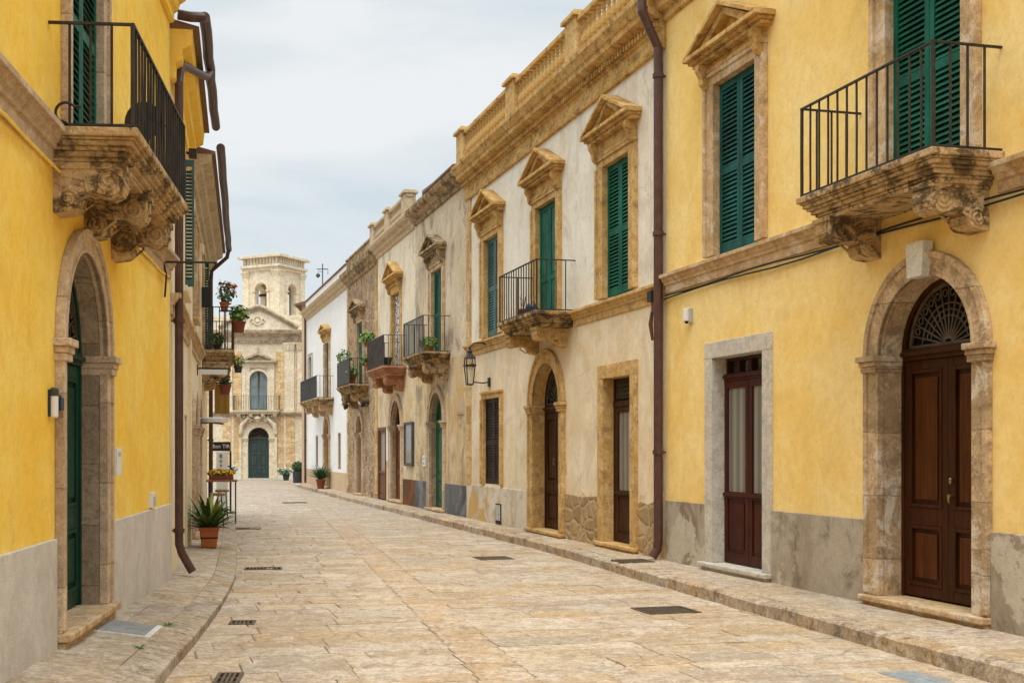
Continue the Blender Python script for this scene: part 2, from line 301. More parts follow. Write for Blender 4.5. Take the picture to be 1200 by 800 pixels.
# ------------------------------------------------------------------ mesh builder: coordinates are (u along the wall, d out of the wall, z up)
class MB:
    def __init__(s, u0=0.0, xf=None): s.v = []; s.f = []; s.u0 = u0; s.xf = xf
    def add(s, vs, fs):
        k = len(s.v)
        if s.xf: vs = [s.xf(p) for p in vs]
        s.v += [tuple(p) for p in vs]; s.f += [tuple(i+k for i in f) for f in fs]
    def box(s, u0, u1, d0, d1, z0, z1):
        s.add([(u, d, z) for z in (z0, z1) for d in (d0, d1) for u in (u0, u1)],
              [(0, 1, 3, 2), (4, 6, 7, 5), (0, 4, 5, 1), (2, 3, 7, 6), (0, 2, 6, 4), (1, 5, 7, 3)])
    def prism_uz(s, poly, d0, d1):
        n = len(poly); s.add([(u, d0, z) for u, z in poly]+[(u, d1, z) for u, z in poly],
                             [tuple(range(n))[::-1], tuple(range(n, 2*n))]+[(i, (i+1) % n, n+(i+1) % n, n+i) for i in range(n)])
    def prism_dz(s, poly, u0, u1):
        n = len(poly); s.add([(u0, d, z) for d, z in poly]+[(u1, d, z) for d, z in poly],
                             [tuple(range(n))[::-1], tuple(range(n, 2*n))]+[(i, (i+1) % n, n+(i+1) % n, n+i) for i in range(n)])
    def ring(s, uc, zc, ri, ro, d0, d1, a0=0, a1=PI, n=26):
        vs = []; fs = []
        for k in range(n+1):
            a = a0+(a1-a0)*k/n; c, q = math.cos(a), math.sin(a)
            vs += [(uc+ri*c, d0, zc+ri*q), (uc+ro*c, d0, zc+ro*q), (uc+ro*c, d1, zc+ro*q), (uc+ri*c, d1, zc+ri*q)]
        for k in range(n):
            b = 4*k
            for j in range(4): fs.append((b+j, b+(j+1) % 4, b+4+(j+1) % 4, b+4+j))
        fs += [(3, 2, 1, 0), (4*n, 4*n+1, 4*n+2, 4*n+3)]
        s.add(vs, fs)
    def tube(s, pts, r, n=8, caps=True):
        P = [Vector(p) for p in pts]; vs = []; fs = []
        rr = r if isinstance(r, (list, tuple)) else [r]*len(P)
        up0 = None
        for i, p in enumerate(P):
            t = ((P[min(i+1, len(P)-1)]-p).normalized() + (p-P[max(i-1, 0)]).normalized())
            if t.length < 1e-6: t = Vector((0, 0, 1))
            t.normalize()
            if up0 is None: up0 = Vector((0, 0, 1)) if abs(t.z) < .9 else Vector((1, 0, 0))
            a = t.cross(up0)
            if a.length < 1e-4: a = t.cross(Vector((0, 1, 0)))
            a.normalize(); b = a.cross(t).normalized(); up0 = b
            for k in range(n):
                g = 2*PI*k/n; vs.append(tuple(p+(a*math.cos(g)+b*math.sin(g))*rr[i]))
        for i in range(len(P)-1):
            for k in range(n): fs.append((i*n+k, i*n+(k+1) % n, (i+1)*n+(k+1) % n, (i+1)*n+k))
        if caps: fs += [tuple(range(n))[::-1], tuple(range((len(P)-1)*n, len(P)*n))]
        s.add(vs, fs)
    def lathe(s, u, d, prof, n=12):
        vs = []; fs = []
        for r, z in prof:
            for k in range(n): vs.append((u+r*math.cos(2*PI*k/n), d+r*math.sin(2*PI*k/n), z))
        for i in range(len(prof)-1):
            for k in range(n): fs.append((i*n+k, i*n+(k+1) % n, (i+1)*n+(k+1) % n, (i+1)*n+k))
        fs += [tuple(range(n))[::-1], tuple(range((len(prof)-1)*n, len(prof)*n))]
        s.add(vs, fs)
    def frustum(s, u, d, z0, z1, a0, b0, a1, b1):   # half sizes at bottom and top
        s.add([(u-a0, d-b0, z0), (u+a0, d-b0, z0), (u+a0, d+b0, z0), (u-a0, d+b0, z0), (u-a1, d-b1, z1), (u+a1, d-b1, z1), (u+a1, d+b1, z1), (u-a1, d+b1, z1)],
              [(3, 2, 1, 0), (4, 5, 6, 7), (0, 1, 5, 4), (1, 2, 6, 5), (2, 3, 7, 6), (3, 0, 4, 7)])
    def build(s, name, mat, parent=None, bevel=0, smooth=False):
        me = bpy.data.meshes.new(name)
        me.from_pydata([(p[0]-s.u0, -p[1], p[2]) for p in s.v], [], s.f)
        bm = bmesh.new(); bm.from_mesh(me); bmesh.ops.recalc_face_normals(bm, faces=bm.faces); bm.to_mesh(me); bm.free()
        if smooth:
            me.polygons.foreach_set('use_smooth', [True]*len(me.polygons)); me.update()
        me.materials.append(M[mat] if isinstance(mat, str) else mat)
        o = bpy.data.objects.new(name, me); COL.objects.link(o); o.parent = parent
        if bevel:
            b = o.modifiers.new('bevel', 'BEVEL'); b.width = bevel; b.segments = 2; b.limit_method = 'ANGLE'; b.angle_limit = rad(40)
        return o
def tag(o, label=None, cat=None, group=None, kind=None):
    if label: o['label'] = label
    if cat: o['category'] = cat
    if group: o['group'] = group
    if kind: o['kind'] = kind
    return o
def empty(name, loc, rz, label, cat, group=None):
    o = bpy.data.objects.new(name, None); COL.objects.link(o); o.location = loc; o.rotation_euler = (0, 0, rz); o.empty_display_size = .3
    return tag(o, label, cat, group)
def arch(uc, r, zs, n=22): return [(uc+r*math.cos(PI*k/n), zs+r*math.sin(PI*k/n)) for k in range(n+1)]
def hole_arch(uc, r, zs, z0): return [(uc-r, z0), (uc+r, z0)]+arch(uc, r, zs)
def hole_rect(u0, u1, z0, z1): return [(u0, z0), (u1, z0), (u1, z1), (u0, z1)]

class House:
    def __init__(s, name, face, u0, u1, label, group=None):
        s.f = face; s.u0 = u0; s.u1 = u1
        s.root = empty(name, face.at(u0), face.rz, label, 'house', group)
    def mb(s): return MB(s.u0)
    def wall(s, z1, holes, mat, depth=7.5, rec=.5, z0=-.12, name='wall'):
        u0, u1 = s.u0+.003, s.u1-.003
        loops = [[(u0, z0), (u1, z0), (u1, z1), (u0, z1)]]+holes
        m = s.mb(); tri = tessellate_polygon([[Vector((a, b, 0)) for a, b in l] for l in loops])
        flat = [p for l in loops for p in l]
        m.add([(a, 0, b) for a, b in flat], [tuple(t) for t in tri])
        # one closed body: sides of each recess, their backs, and the rest of the house block
        base = 0; k = len(flat)
        m.v += [(a, -depth, b) for a, b in loops[0]]
        for i in range(4): m.f.append((i, (i+1) % 4, k+(i+1) % 4, k+i))
        m.f.append((k, k+1, k+2, k+3))
        base = 4
        for h in holes:
            n = len(h); k = len(m.v); m.v += [(a, -rec, b) for a, b in h]
            for i in range(n): m.f.append((base+i, base+(i+1) % n, k+(i+1) % n, k+i))
            m.f.append(tuple(range(k, k+n))); base += n
        return m.build(name, mat, s.root)

# ---------------------------------------------------------------- architectural pieces
def shutter(h, par, u0, u1, z0, z1, mat, d=0.0, midrail=None, solid=0.0, pitch=.058):
    m = h.mb(); w = .07; t = .02
    m.box(u0, u0+w, d-t, d+t, z0, z1); m.box(u1-w, u1, d-t, d+t, z0, z1)
    rails = [(z0, z0+.1), (z1-.09, z1)]
    if midrail: rails.append((midrail-.04, midrail+.05))
    for a, b in rails: m.box(u0+w, u1-w, d-t+.002, d+t-.002, a, b)
    rails.sort()
    for (a, b), (c, e) in zip(rails[:-1], rails[1:]):
        if solid and b < z0+solid:
            m.box(u0+w, u1-w, d-.012, d+.004, b, c); m.box(u0+w+.03, u1-w-.03, d+.004, d+.012, b+.05, c-.05); continue
        n = max(1, int((c-b)/pitch)); p = (c-b)/n
        for i in range(n):
            zc = b+(i+.5)*p
            jd = rnd.uniform(-.002, .002)
            m.add([(u, d+dd+jd, zc+zz) for u in (u0+w, u1-w) for dd, zz in ((-.017, .024), (-.013, .031), (.020, -.020), (.016, -.027))],
                  [(0, 1, 2, 3), (7, 6, 5, 4), (0, 4, 5, 1), (1, 5, 6, 2), (2, 6, 7, 3), (3, 7, 4, 0)])
    return m.build('shutter', mat, par)

def pediment(h, par, uc, hw, z0, rise, proj, mat, frieze_to, fw):
    """triangular window head: frieze block, side consoles, moulded cornice, raking mouldings and sunk tympanum"""
    m = h.mb()
    m.box(uc-fw, uc+fw, -.02, .055, frieze_to, z0)
    m.box(uc-fw+.02, uc+fw-.02, .055, .085, frieze_to+.0, frieze_to+.06)
    for sgn in (-1, 1):
        a = uc+sgn*(fw-.07); pr = [(0, z0), (proj*.55, z0), (proj*.6, z0-.08), (proj*.38, z0-.17), (proj*.34, z0-.26), (proj*.16, z0-.32), (0, z0-.32)]
        m.prism_dz([(.05+x if x else -.01, y) for x, y in pr], a-.055, a+.055)
    lay = [(0, .05, .55), (.05, .09, .75), (.09, .15, 1.0)]
    for a, b, k in lay: m.box(uc-hw*(.86+.14*k), uc+hw*(.86+.14*k), -.02, proj*k+.02, z0+a, z0+b)
    zb = z0+.152
    def tri(w, zt, off): return [(uc-w, zb+off), (uc+w, zb+off), (uc, zt)]
    # raking mouldings as two beams
    for k, (th, pr) in enumerate(((.06, proj+.02), (.14, proj*.72))):
        for sgn in (-1, 1):
            L = hw if k == 0 else hw*.97
            top = [(uc+sgn*L, zb), (uc, zb+rise)]
            if k == 0: poly = [(uc+sgn*L, zb), (uc, zb+rise), (uc, zb+rise-th*1.1), (uc+sgn*(L-th*2.2), zb)]
            else: poly = [(uc+sgn*(L-.16), zb), (uc, zb+rise-.085), (uc, zb+rise-.085-.09), (uc+sgn*(L-.42), zb)]
            m.prism_uz(poly, -.02, pr+(.001 if sgn > 0 else 0))
    m.prism_uz([(uc-hw+.2, zb), (uc+hw-.2, zb), (uc, zb+rise-.1)], -.02, .06)
    return m.build('pediment', mat, par, .008)

def window(h, uc, hw, z0, z1, fw, leaf_mat, frame_mat, ped=None, midrail=True, sill=True, solid=0, D=.10, leaves=2, depth_front=.05):
    """stone-framed shuttered window; returns the frame part"""
    m = h.mb(); top = z1+.16
    for sgn in (-1, 1):
        a, b = sorted((uc+sgn*hw, uc+sgn*fw)); m.box(a, b, -D-.06, depth_front, z0, z1)
        a, b = sorted((uc+sgn*(fw-.06), uc+sgn*(fw+.012))); m.box(a, b, 0.0, depth_front+.03, z0+.002, z1-.002)
    m.box(uc-fw, uc+fw, -D-.06, depth_front+.001, z1, top)
    m.box(uc-fw-.012, uc+fw+.012, 0, depth_front+.031, top-.05, top+.004)
    fr = m.build('window', frame_mat, h.root, .006)
    p = h.mb(); p.box(uc-hw-.05, uc+hw+.05, -D-.14, -D-.09, z0+.01, z1+.02); p.build('pane', 'glass', fr)
    n = leaves; w = 2*hw/n
    for k in range(n):
        shutter(h, fr, uc-hw+k*w+.004, uc-hw+(k+1)*w-.004, z0+.015, z1-.008, leaf_mat, -D+.03, (z0+(z1-z0)*(.48 if midrail is True else midrail)) if midrail else None, solid)
    if ped:
        pediment(h, fr, uc, ped[0], ped[1], ped[2], ped[3], ped[4] if len(ped) > 4 else frame_mat, top+.006, fw)
    if sill:
        q = h.mb(); q.box(uc-fw-.05, uc+fw+.05, -.02, .10, z0-.09, z0-.002); q.build('sill', frame_mat, fr, .008)
    return fr

def leaf_panel(h, par, u0, u1, z0, z1, d, panels, mat, name='door_leaf', st=.085):
    m = h.mb(); m.box(u0, u1, d-.05, d-.012, z0, z1)
    m.box(u0, u0+st, d-.012, d+.012, z0, z1); m.box(u1-st, u1, d-.012, d+.012, z0, z1)
    zs = sorted([z0]+[q for p in panels for q in p]+[z1])
    for a, b in zip(zs[0::2], zs[1::2]): m.box(u0+st, u1-st, d-.012, d+.011, a, b)
    for a, b in panels:
        x0, x1 = u0+st, u1-st; e = .035
        if x1-x0 < .12: e = .018
        for (p, q, r, s_) in ((x0, x0+e, a, b), (x1-e, x1, a, b)): m.box(p, q, d-.012, d+.022, r, s_)
        m.box(x0+e, x1-e, d-.012, d+.021, a, a+e); m.box(x0+e, x1-e, d-.012, d+.021, b-e, b)
        i = e+.045
        if x1-x0-2*i > .03 and b-a-2*i > .05:
            q = h.mb(); q.box(x0+i, x1-i, d-.011, d+.009, a+i, b-i); q.build('door_panel', 'wood_panel' if mat == 'wood_brown' else mat, par, .006)
    return m.build(name, mat, par, .006)

def glass_leaf(h, par, u0, u1, z0, z1, d, zrail, mat, glass, panels=True, st=.085):
    m = h.mb()
    m.box(u0, u0+st, d-.03, d+.012, z0, z1); m.box(u1-st, u1, d-.03, d+.012, z0, z1)
    m.box(u0+st, u1-st, d-.03, d+.011, z1-.09, z1); m.box(u0+st, u1-st, d-.03, d+.011, zrail, zrail+.09); m.box(u0+st, u1-st, d-.03, d+.011, z0, z0+.14)
    m.box(u0+st, u1-st, d-.03, d-.008, z0+.14, zrail)
    if u1-u0-2*st > .12: m.box(u0+st+.05, u1-st-.05, d-.008, d+.006, z0+.19, zrail-.05)
    m.box(u0-.002, u1+.002, d+.012, d+.035, zrail+.03, zrail+.075)
    lf = m.build('door_leaf', mat, par, .005)
    g = h.mb(); g.box(u0+st, u1-st, d-.022, d-.014, zrail+.09, z1-.09); g.build('glass_pane', glass, par)
    return lf

def fan_grille(h, par, uc, zc, r, d, mat, spokes=13, scroll=True):
    m = h.mb(); m.ring(uc, zc, r-.035, r, d-.012, d+.012, 0, PI, 24); m.box(uc-r, uc+r, d-.012, d+.012, zc, zc+.03)
    m.ring(uc, zc, .06, .09, d-.01, d+.01, 0, PI, 12)
    for k in range(1, spokes+1):
        a = PI*k/(spokes+1); c, s_ = math.cos(a), math.sin(a)
        m.tube([(uc+.08*c, d, zc+.08*s_), (uc+(r-.02)*c, d, zc+(r-.02)*s_)], .0095, 6)
        if scroll:
            a2 = PI*(k-.5)/(spokes+1)
            for rr in (.52, .84):
                x, z = uc+r*rr*math.cos(a2), zc+r*rr*math.sin(a2)
                pts = [(x+.035*math.cos(t), d, z+.035*math.sin(t)) for t in [j*2*PI/8 for j in range(9)]]
                if z > zc+.04: m.tube(pts, .007, 5, False)
    m.ring(uc, zc, r*.66, r*.66+.014, d-.006, d+.006, 0, PI, 24)
    return m.build('fanlight_grille', mat, par)

def arch_door(h, uc, ro, ri, zs, z0, D, stone_mat, leaf_mat, leaves=2, sill_mat=None, impost=True, fan='grille', transom=True, panels=None, step_h=.1, proj=.05,
              reveal=None, leaf_top=None, base_block=False, ground=.15, fan_mat=None, leaf_u=None):
    ztop = zs
    m = h.mb()
    for sgn in (-1, 1):
        a, b = sorted((uc+sgn*ri, uc+sgn*ro)); m.box(a, b, -.03, proj, z0, ztop)
        a, b = sorted((uc+sgn*(ro-.055), uc+sgn*(ro+.004))); m.box(a, b, 0, proj+.022, z0+.02, ztop-.003)
    m.ring(uc, ztop, ri, ro, -.03, proj+.001); m.ring(uc, ztop, ro-.06, ro+.006, 0, proj+.024); m.ring(uc, ztop, ri+.0, ri+.04, 0, proj+.008)
    sur = m.build('door', stone_mat, h.root, .008)
    r = h.mb()
    for sgn in (-1, 1):
        a, b = sorted((uc+sgn*(ri+.001), uc+sgn*(ri+.09))); r.box(a, b, -D-.08, -.031, z0, ztop)
    r.ring(uc, ztop, ri+.001, ri+.09, -D-.08, -.031); r.build('reveal', reveal or stone_mat, sur)
    if impost:
        for sgn in (-1, 1):
            q = h.mb()
            for k, (e, za, zb) in enumerate(((.02, -.17, -.11), (.035, -.11, -.06), (.06, -.06, 0.0))):
                a, b = sorted((uc+sgn*(ri-e*.6), uc+sgn*(ro+e))); q.box(a, b, -D+.02, proj+.02+e, ztop+za, ztop+zb)
            q.build('impost', stone_mat, sur, .008)
    zt = leaf_top or (zs-.06); d = -D
    i2 = ri-.03
    t = h.mb()
    for sgn in (-1, 1):
        a, b = sorted((uc+sgn*(ri-.035), uc+sgn*(ri+.003))); t.box(a, b, d-.06, d+.03, z0+.001, zs)
    if transom:
        t.box(uc-ri+.04, uc+ri-.04, d-.05, d+.045, zt, zt+.12); t.box(uc-ri+.04, uc+ri-.04, d-.05, d+.075, zt+.045, zt+.085)
    t.ring(uc, zs, ri-.05, ri+.002, d-.05, d+.03); t.build('door_frame', leaf_mat, sur, .005)
    w = (2*ri-.07)/leaves
    for k in range(leaves):
        a = uc-ri+.035+k*w; pn = panels or [(z0+.14, z0+(zt-z0)*.36), (z0+(zt-z0)*.36+.16, zt-.1)]
        leaf_panel(h, sur, a+.003, a+w-.003, z0+.02, zt, d, pn, leaf_mat)
    rr = ri-.045; zf = zt+.12 if transom else zt
    f = h.mb(); pts = [p for p in arch(uc, ri-.02, zs) if p[1] >= zs-.001]
    f.prism_uz([(uc-ri+.02, zf-.02), (uc+ri-.02, zf-.02)]+pts, d-.05, d-.035)
    f.build('fanlight', 'void' if fan == 'grille' else (fan_mat or 'glass'), sur)
    if fan == 'grille': fan_grille(h, sur, uc, max(zs, zf), rr-.01-max(0, zf-zs)*.9, d+.0, 'grille_iron')
    if sill_mat:
        s_ = h.mb(); s_.box(uc-ro-.02, uc+ro+.02, -D-.1, .13, z0-.065, z0-.001); s_.box(uc-ro, uc+ro, -D-.1, .085, ground-.06, z0-.066)
        s_.build('doorstep', sill_mat, sur, .015)
    return sur

def balcony(h, uL, uR, dep, zt, rail_h, corbels, mat, iron='iron', corbel_mat=None, th=.27, cw=.26, cproj=.55, ch=.5, spacing=.125, bar=.0105, skirt=None, front_rail=True):
    m = h.mb()
    prof = [(0.0, -.075), (.015, -.05), (.05, -.05), (.06, -.03), (.085, -.03), (.125, -.03), (.165, -.03)]
    lay = [(0, .065, 0), (.065, .085, .025), (.085, .125, .045), (.125, .155, .075), (.155, .195, .105), (.195, .225, .14), (.225, th, .155)]
    for a, b, ins in lay: m.box(uL+ins, uR-ins, -.05, dep-ins, zt-b, zt-a)
    sl = m.build('balcony', mat, h.root, .010)
    for uc in corbels:
        c = h.mb(); z = zt-th; P = cproj; r1 = .15*ch/.5; r2 = .12*ch/.5
        c1 = (P-r1, z-r1-.01); c2 = (r2*1.25, z-ch+r2+.02)
        poly = [(-.03, z), (P-.02, z), (P, z-.03)]
        poly += [(c1[0]+r1*math.cos(a), c1[1]+r1*math.sin(a)) for a in [rad(20-k*16) for k in range(9)]]
        mid = ((c1[0]+c2[0])/2+.0, (c1[1]+c2[1])/2-.03)
        poly += [(mid[0]+.04, mid[1]+.02)]
        poly += [(c2[0]+r2*math.cos(a), c2[1]+r2*math.sin(a)) for a in [rad(35-k*18) for k in range(8)]]
        poly += [(-.03, z-ch)]
        c.prism_dz(poly, uc-cw/2, uc+cw/2)
        for sgn in (-1, 1):
            for (cx, cz), rr in ((c1, r1), (c2, r2)):
                n = 30; pts = [(uc+sgn*(cw/2+.004), cx+rr*(.9-.78*k/n)*math.cos(sgn*.0+k*.42), cz+rr*(.9-.78*k/n)*math.sin(k*.42)) for k in range(n)]
                c.tube(pts, .016*ch/.5, 6)
            c.tube([(uc+sgn*(cw/2), .06, z-.07), (uc+sgn*(cw/2), P*.45, z-.11), (uc+sgn*(cw/2), P*.5, z-.22), (uc+sgn*(cw/2), P*.3, z-.3)], .02*ch/.5, 6)
        # scroll beads and a leaf on the front of the volute
        for k in range(3):
            a = rad(-5-k*38); x, zz = c1[0]+r1*math.cos(a), c1[1]+r1*math.sin(a)
            c.tube([(uc-cw*.42, x, zz), (uc+cw*.42, x, zz)], .017*ch/.5, 6)
        for k in range(2):
            a = rad(10-k*45); x, zz = c2[0]+r2*math.cos(a), c2[1]+r2*math.sin(a)
            c.tube([(uc-cw*.42, x, zz), (uc+cw*.42, x, zz)], .015*ch/.5, 6)
        c.box(uc-cw*.56, uc+cw*.56, -.03, P+.02, z-.028, z+.02)
        c.build('corbel', corbel_mat or mat, sl, .008)
    r = h.mb(); e = .045; z1 = zt+rail_h
    def bx(a, b, c_, d_, p, q): r.box(min(a, b), max(a, b), min(c_, d_), max(c_, d_), p, q)
    L, R_, Dp = uL+e, uR-e, dep-e
    for u in (L, R_): bx(u-.014, u+.014, -.02, Dp+.014, z1-.012, z1+.006); bx(u-.013, u+.013, -.02, Dp+.013, zt+.012, zt+.030)
    bx(L-.014, R_+.014, Dp-.014, Dp+.0145, z1-.0125, z1+.0065); bx(L, R_, Dp-.0135, Dp+.0135, zt+.0125, zt+.0305)
    n = int((R_-L)/spacing)
    for k in range(n+1):
        u = L+(R_-L)*k/n; b = bar*1.6 if k in (0, n) else bar
        r.tube([(u, Dp, zt+(.0 if k in (0, n) else .02)), (u+rnd.uniform(-.003, .003), Dp+rnd.uniform(-.003, .003), zt+rail_h*.5), (u, Dp, z1)], b, 6)
    n2 = max(2, int(Dp/spacing))
    for k in range(1, n2):
        dd = Dp*k/n2
        for u in (L, R_): r.tube([(u, dd, zt+.02), (u, dd, z1)], bar, 6)
    rl = r.build('railing', iron, sl)
    if skirt:
        q = h.mb(); q.box(L+.02, R_-.02, Dp+.016, Dp+.022, zt+.04, z1-.02); q.build('reed_screen', skirt, sl)
    return sl

def cornice(h, u0, u1, prof, mat, name='cornice', dent=None, bevel=.006):
    m = h.mb(); m.prism_dz([(-.03, prof[0][1])]+prof+[(-.03, prof[-1][1])], u0, u1)
    if dent:
        d0, d1, z0, z1, p = dent; n = int((u1-u0)/p)
        for k in range(n): m.box(u0+(k+.2)*p, u0+(k+.75)*p, d0, d1, z0, z1)
    return m.build(name, mat, h.root, bevel)

def pipe(h, pts, r, mat, name='drainpipe', collars=()):
    m = h.mb(); m.tube(pts, r, 12)
    for (u, d, z) in collars: m.lathe(u, d, [(r+.003, z-.03), (r+.016, z-.03), (r+.016, z+.03), (r+.003, z+.03)], 12); m.box(u-.02, u+.02, 0, d, z-.012, z+.012)
    return m.build(name, mat, h.root, 0, False)

def balustrade(h, u0, u1, z0, z1, d, peds, mat, ped_mat=None, spacing=.21):
    m = h.mb(); m.box(u0, u1, d-.13, d+.09, z1-.09, z1); m.box(u0, u1, d-.10, d+.06, z0, z0+.1)
    rail = m.build('balustrade', mat, h.root, .01)
    for p in peds:
        q = h.mb(); q.box(p-.27, p+.27, d-.2, d+.12, z0, z1+.0); q.box(p-.33, p+.33, d-.26, d+.18, z1+.001, z1+.075); q.box(p-.3, p+.3, d-.23, d+.15, z1+.075, z1+.11)
        q.build('pedestal', ped_mat or mat, rail, .012)
    hh = z1-z0-.19; pr = [(.055, 0), (.055, .04), (.03, .07), (.035, .1), (.072, .25), (.078, .33), (.06, .45), (.032, .62), (.03, .74), (.05, .80), (.03, .84), (.05, .93), (.06, 1.0)]
    bm_ = None
    ps = sorted(peds)
    for a, b in zip(ps[:-1], ps[1:]):
        n = int((b-a-.54)/spacing)
        for k in range(n):
            u = a+.27+(b-a-.54)*(k+.5)/n
            if bm_ is None:
                q = MB(0); q.lathe(0, 0, [(r, z*hh) for r, z in pr], 12); o = q.build('baluster', mat, rail, 0, True); bm_ = o
            else:
                o = bm_.copy(); COL.objects.link(o); o.parent = rail
            o.location = (u-h.u0, -d+.02, z0+.1)
    return rail

def recess(h, u0, u1, z0, z1, D, mat_frame, name='window', proj=.04, fw=.16, sill=None):
    """plain stone frame round a rectangular opening"""
    m = h.mb(); m.box(u0-fw, u0, -D-.08, proj, z0, z1); m.box(u1, u1+fw, -D-.08, proj, z0, z1); m.box(u0-fw, u1+fw, -D-.08, proj+.001, z1, z1+fw)
    return m.build(name, mat_frame, h.root, .008)

# ================================================================== GROUND, ROAD, PAVEMENTS
def slab_mat(name, bumpy=.5, stains=0):
    g = G(name); a = g.t.nodes.new('ShaderNodeAttribute'); a.attribute_name = 'tone'
    c = a.outputs['Color']
    c = g.mix(g.mul(g.ramp(g.noise(1.1, 7, .72), .44, .60), .55), c, (.45, .325, .19))
    c = g.mix(g.mul(g.ramp(g.noise(1.7, 8, .74, g.map((1, 1, 1), loc=(5, 3, 0)), .8), .50, .60), .65), c, (.68, .58, .44))
    c = g.mix(g.mul(g.ramp(g.noise(6.5, 8, .76), .47, .60), .5), c, (.31, .205, .115))
    c = g.mix(g.mul(g.ramp(g.noise(28, 7, .76), .47, .60), .5), c, (.23, .155, .09))
    c = g.mix(g.mul(g.ramp(g.noise(3.2, 8, .76, g.map((1, 1, 1), loc=(1, 8, 0)), .6), .55, .62), .6), c, (.24, .195, .145))
    c = g.mix(g.mul(g.ramp(g.noise(.55, 6, .7, g.map((1, 1, 1), loc=(2, 2, 0)), .4), .52, .62), .35), c, (.36, .30, .225))
    wv = g.mix(.10, g.P, g.noise(5, 5, .7, col=True))
    c = g.mix(g.mul(g.mul(g.ramp(g.voro(1.15, 'DISTANCE_TO_EDGE', wv), .002, .010, (1, 1, 1), (0, 0, 0)), g.ramp(g.noise(.9, 4, .6), .50, .56)), .6), c, (.13, .09, .055))
    c = g.mix(g.mul(g.ramp(g.noise(10, 7, .75, g.map((1, 1, 1), loc=(9, 2, 0))), .54, .62), .5), c, (.74, .64, .50))
    c = g.mix(g.mul(g.ramp(g.voro(30), .05, .16, (1, 1, 1), (0, 0, 0)), .5), c, (.12, .08, .05))
    c = g.mix(g.mul(g.mul(g.ramp(g.noise(60, 5, .8), .54, .62), g.ramp(g.noise(2.0, 6, .7, g.map((1, 1, 1), loc=(6, 6, 0))), .46, .56)), .75), c, (.15, .10, .065))
    c = g.mix(1, c, (.925, .955, 1.03), 'MULTIPLY')
    c = g.mix(g.mul(g.ramp(g.noise(15, 7, .8, g.map((1, 1, 1), loc=(4, 4, 0))), .52, .59), .4), c, (.20, .145, .10))
    if stains: c = g.mix(g.mul(g.ramp(g.noise(4.5, 8, .78, g.map((1, 1, 1), loc=(3, 3, 9)), .5), .52, .60), stains), c, (.075, .058, .042))
    g.bump(g.mix(.4, g.noise(7, 6, .7), g.noise(45, 6, .72)), bumpy, .02)
    return g.done(c, g.ramp(g.noise(3, 5, .65), .42, .6, (.62,)*3, (.95,)*3), 0, .06)
M['slab'] = slab_mat('worn_limestone_paving')
M['kerb'] = slab_mat('worn_limestone_kerb', .9, .55)
class Slabs:
    def __init__(s): s.v = []; s.f = []; s.c = []
    def quad(s, p, tone, e=.012, drop=.012, depth=.1):
        """p: four corners (Vector, z at the top) anticlockwise; rounded shoulders"""
        cen = sum(p, Vector())/4; k = len(s.v)
        top = []
        for q in p:
            dv = cen-q; dv.z = 0
            top.append(q+dv.normalized()*e*1.4)
        s.v += [tuple(q) for q in top]+[(q.x, q.y, q.z-drop) for q in p]+[(q.x, q.y, q.z-depth) for q in p]
        fs = [(0, 1, 2, 3)]+[(i, 4+i, 4+(i+1) % 4, (i+1) % 4) for i in range(4)]+[(4+i, 8+i, 8+(i+1) % 4, 4+(i+1) % 4) for i in range(4)]
        for f in fs: s.f.append(tuple(x+k for x in f)); s.c.append(tone)
    def build(s, name, mat, kind='structure'):
        me = bpy.data.meshes.new(name); me.from_pydata(s.v, [], s.f)
        at = me.color_attributes.new('tone', 'FLOAT_COLOR', 'CORNER')
        for p, c in zip(me.polygons, s.c):
            for li in p.loop_indices: at.data[li].color = (*c, 1)
        bm = bmesh.new(); bm.from_mesh(me); bmesh.ops.recalc_face_normals(bm, faces=bm.faces); bm.to_mesh(me); bm.free()
        me.materials.append(M[mat]); o = bpy.data.objects.new(name, me); COL.objects.link(o)
        return tag(o, kind=kind)
TONES = [(.56, .425, .265), (.60, .475, .315), (.52, .375, .22), (.56, .455, .33), (.64, .53, .385), (.56, .39, .205), (.47, .39, .29), (.57, .44, .28), (.62, .50, .34)]
ORANGE = [(.57, .40, .225), (.55, .385, .215), (.59, .43, .265)]
def tone(l=TONES, j=.09):
    c = rnd.choice(l); k = 1+rnd.uniform(-j, j); return tuple(x*k for x in c)

gm = MB(); gm.add([(-900, 900, -.08), (900, 900, -.08), (900, -1500, -.08), (-900, -1500, -.08)], [(0, 1, 2, 3)])
tag(gm.build('ground', 'road_base'), kind='structure')

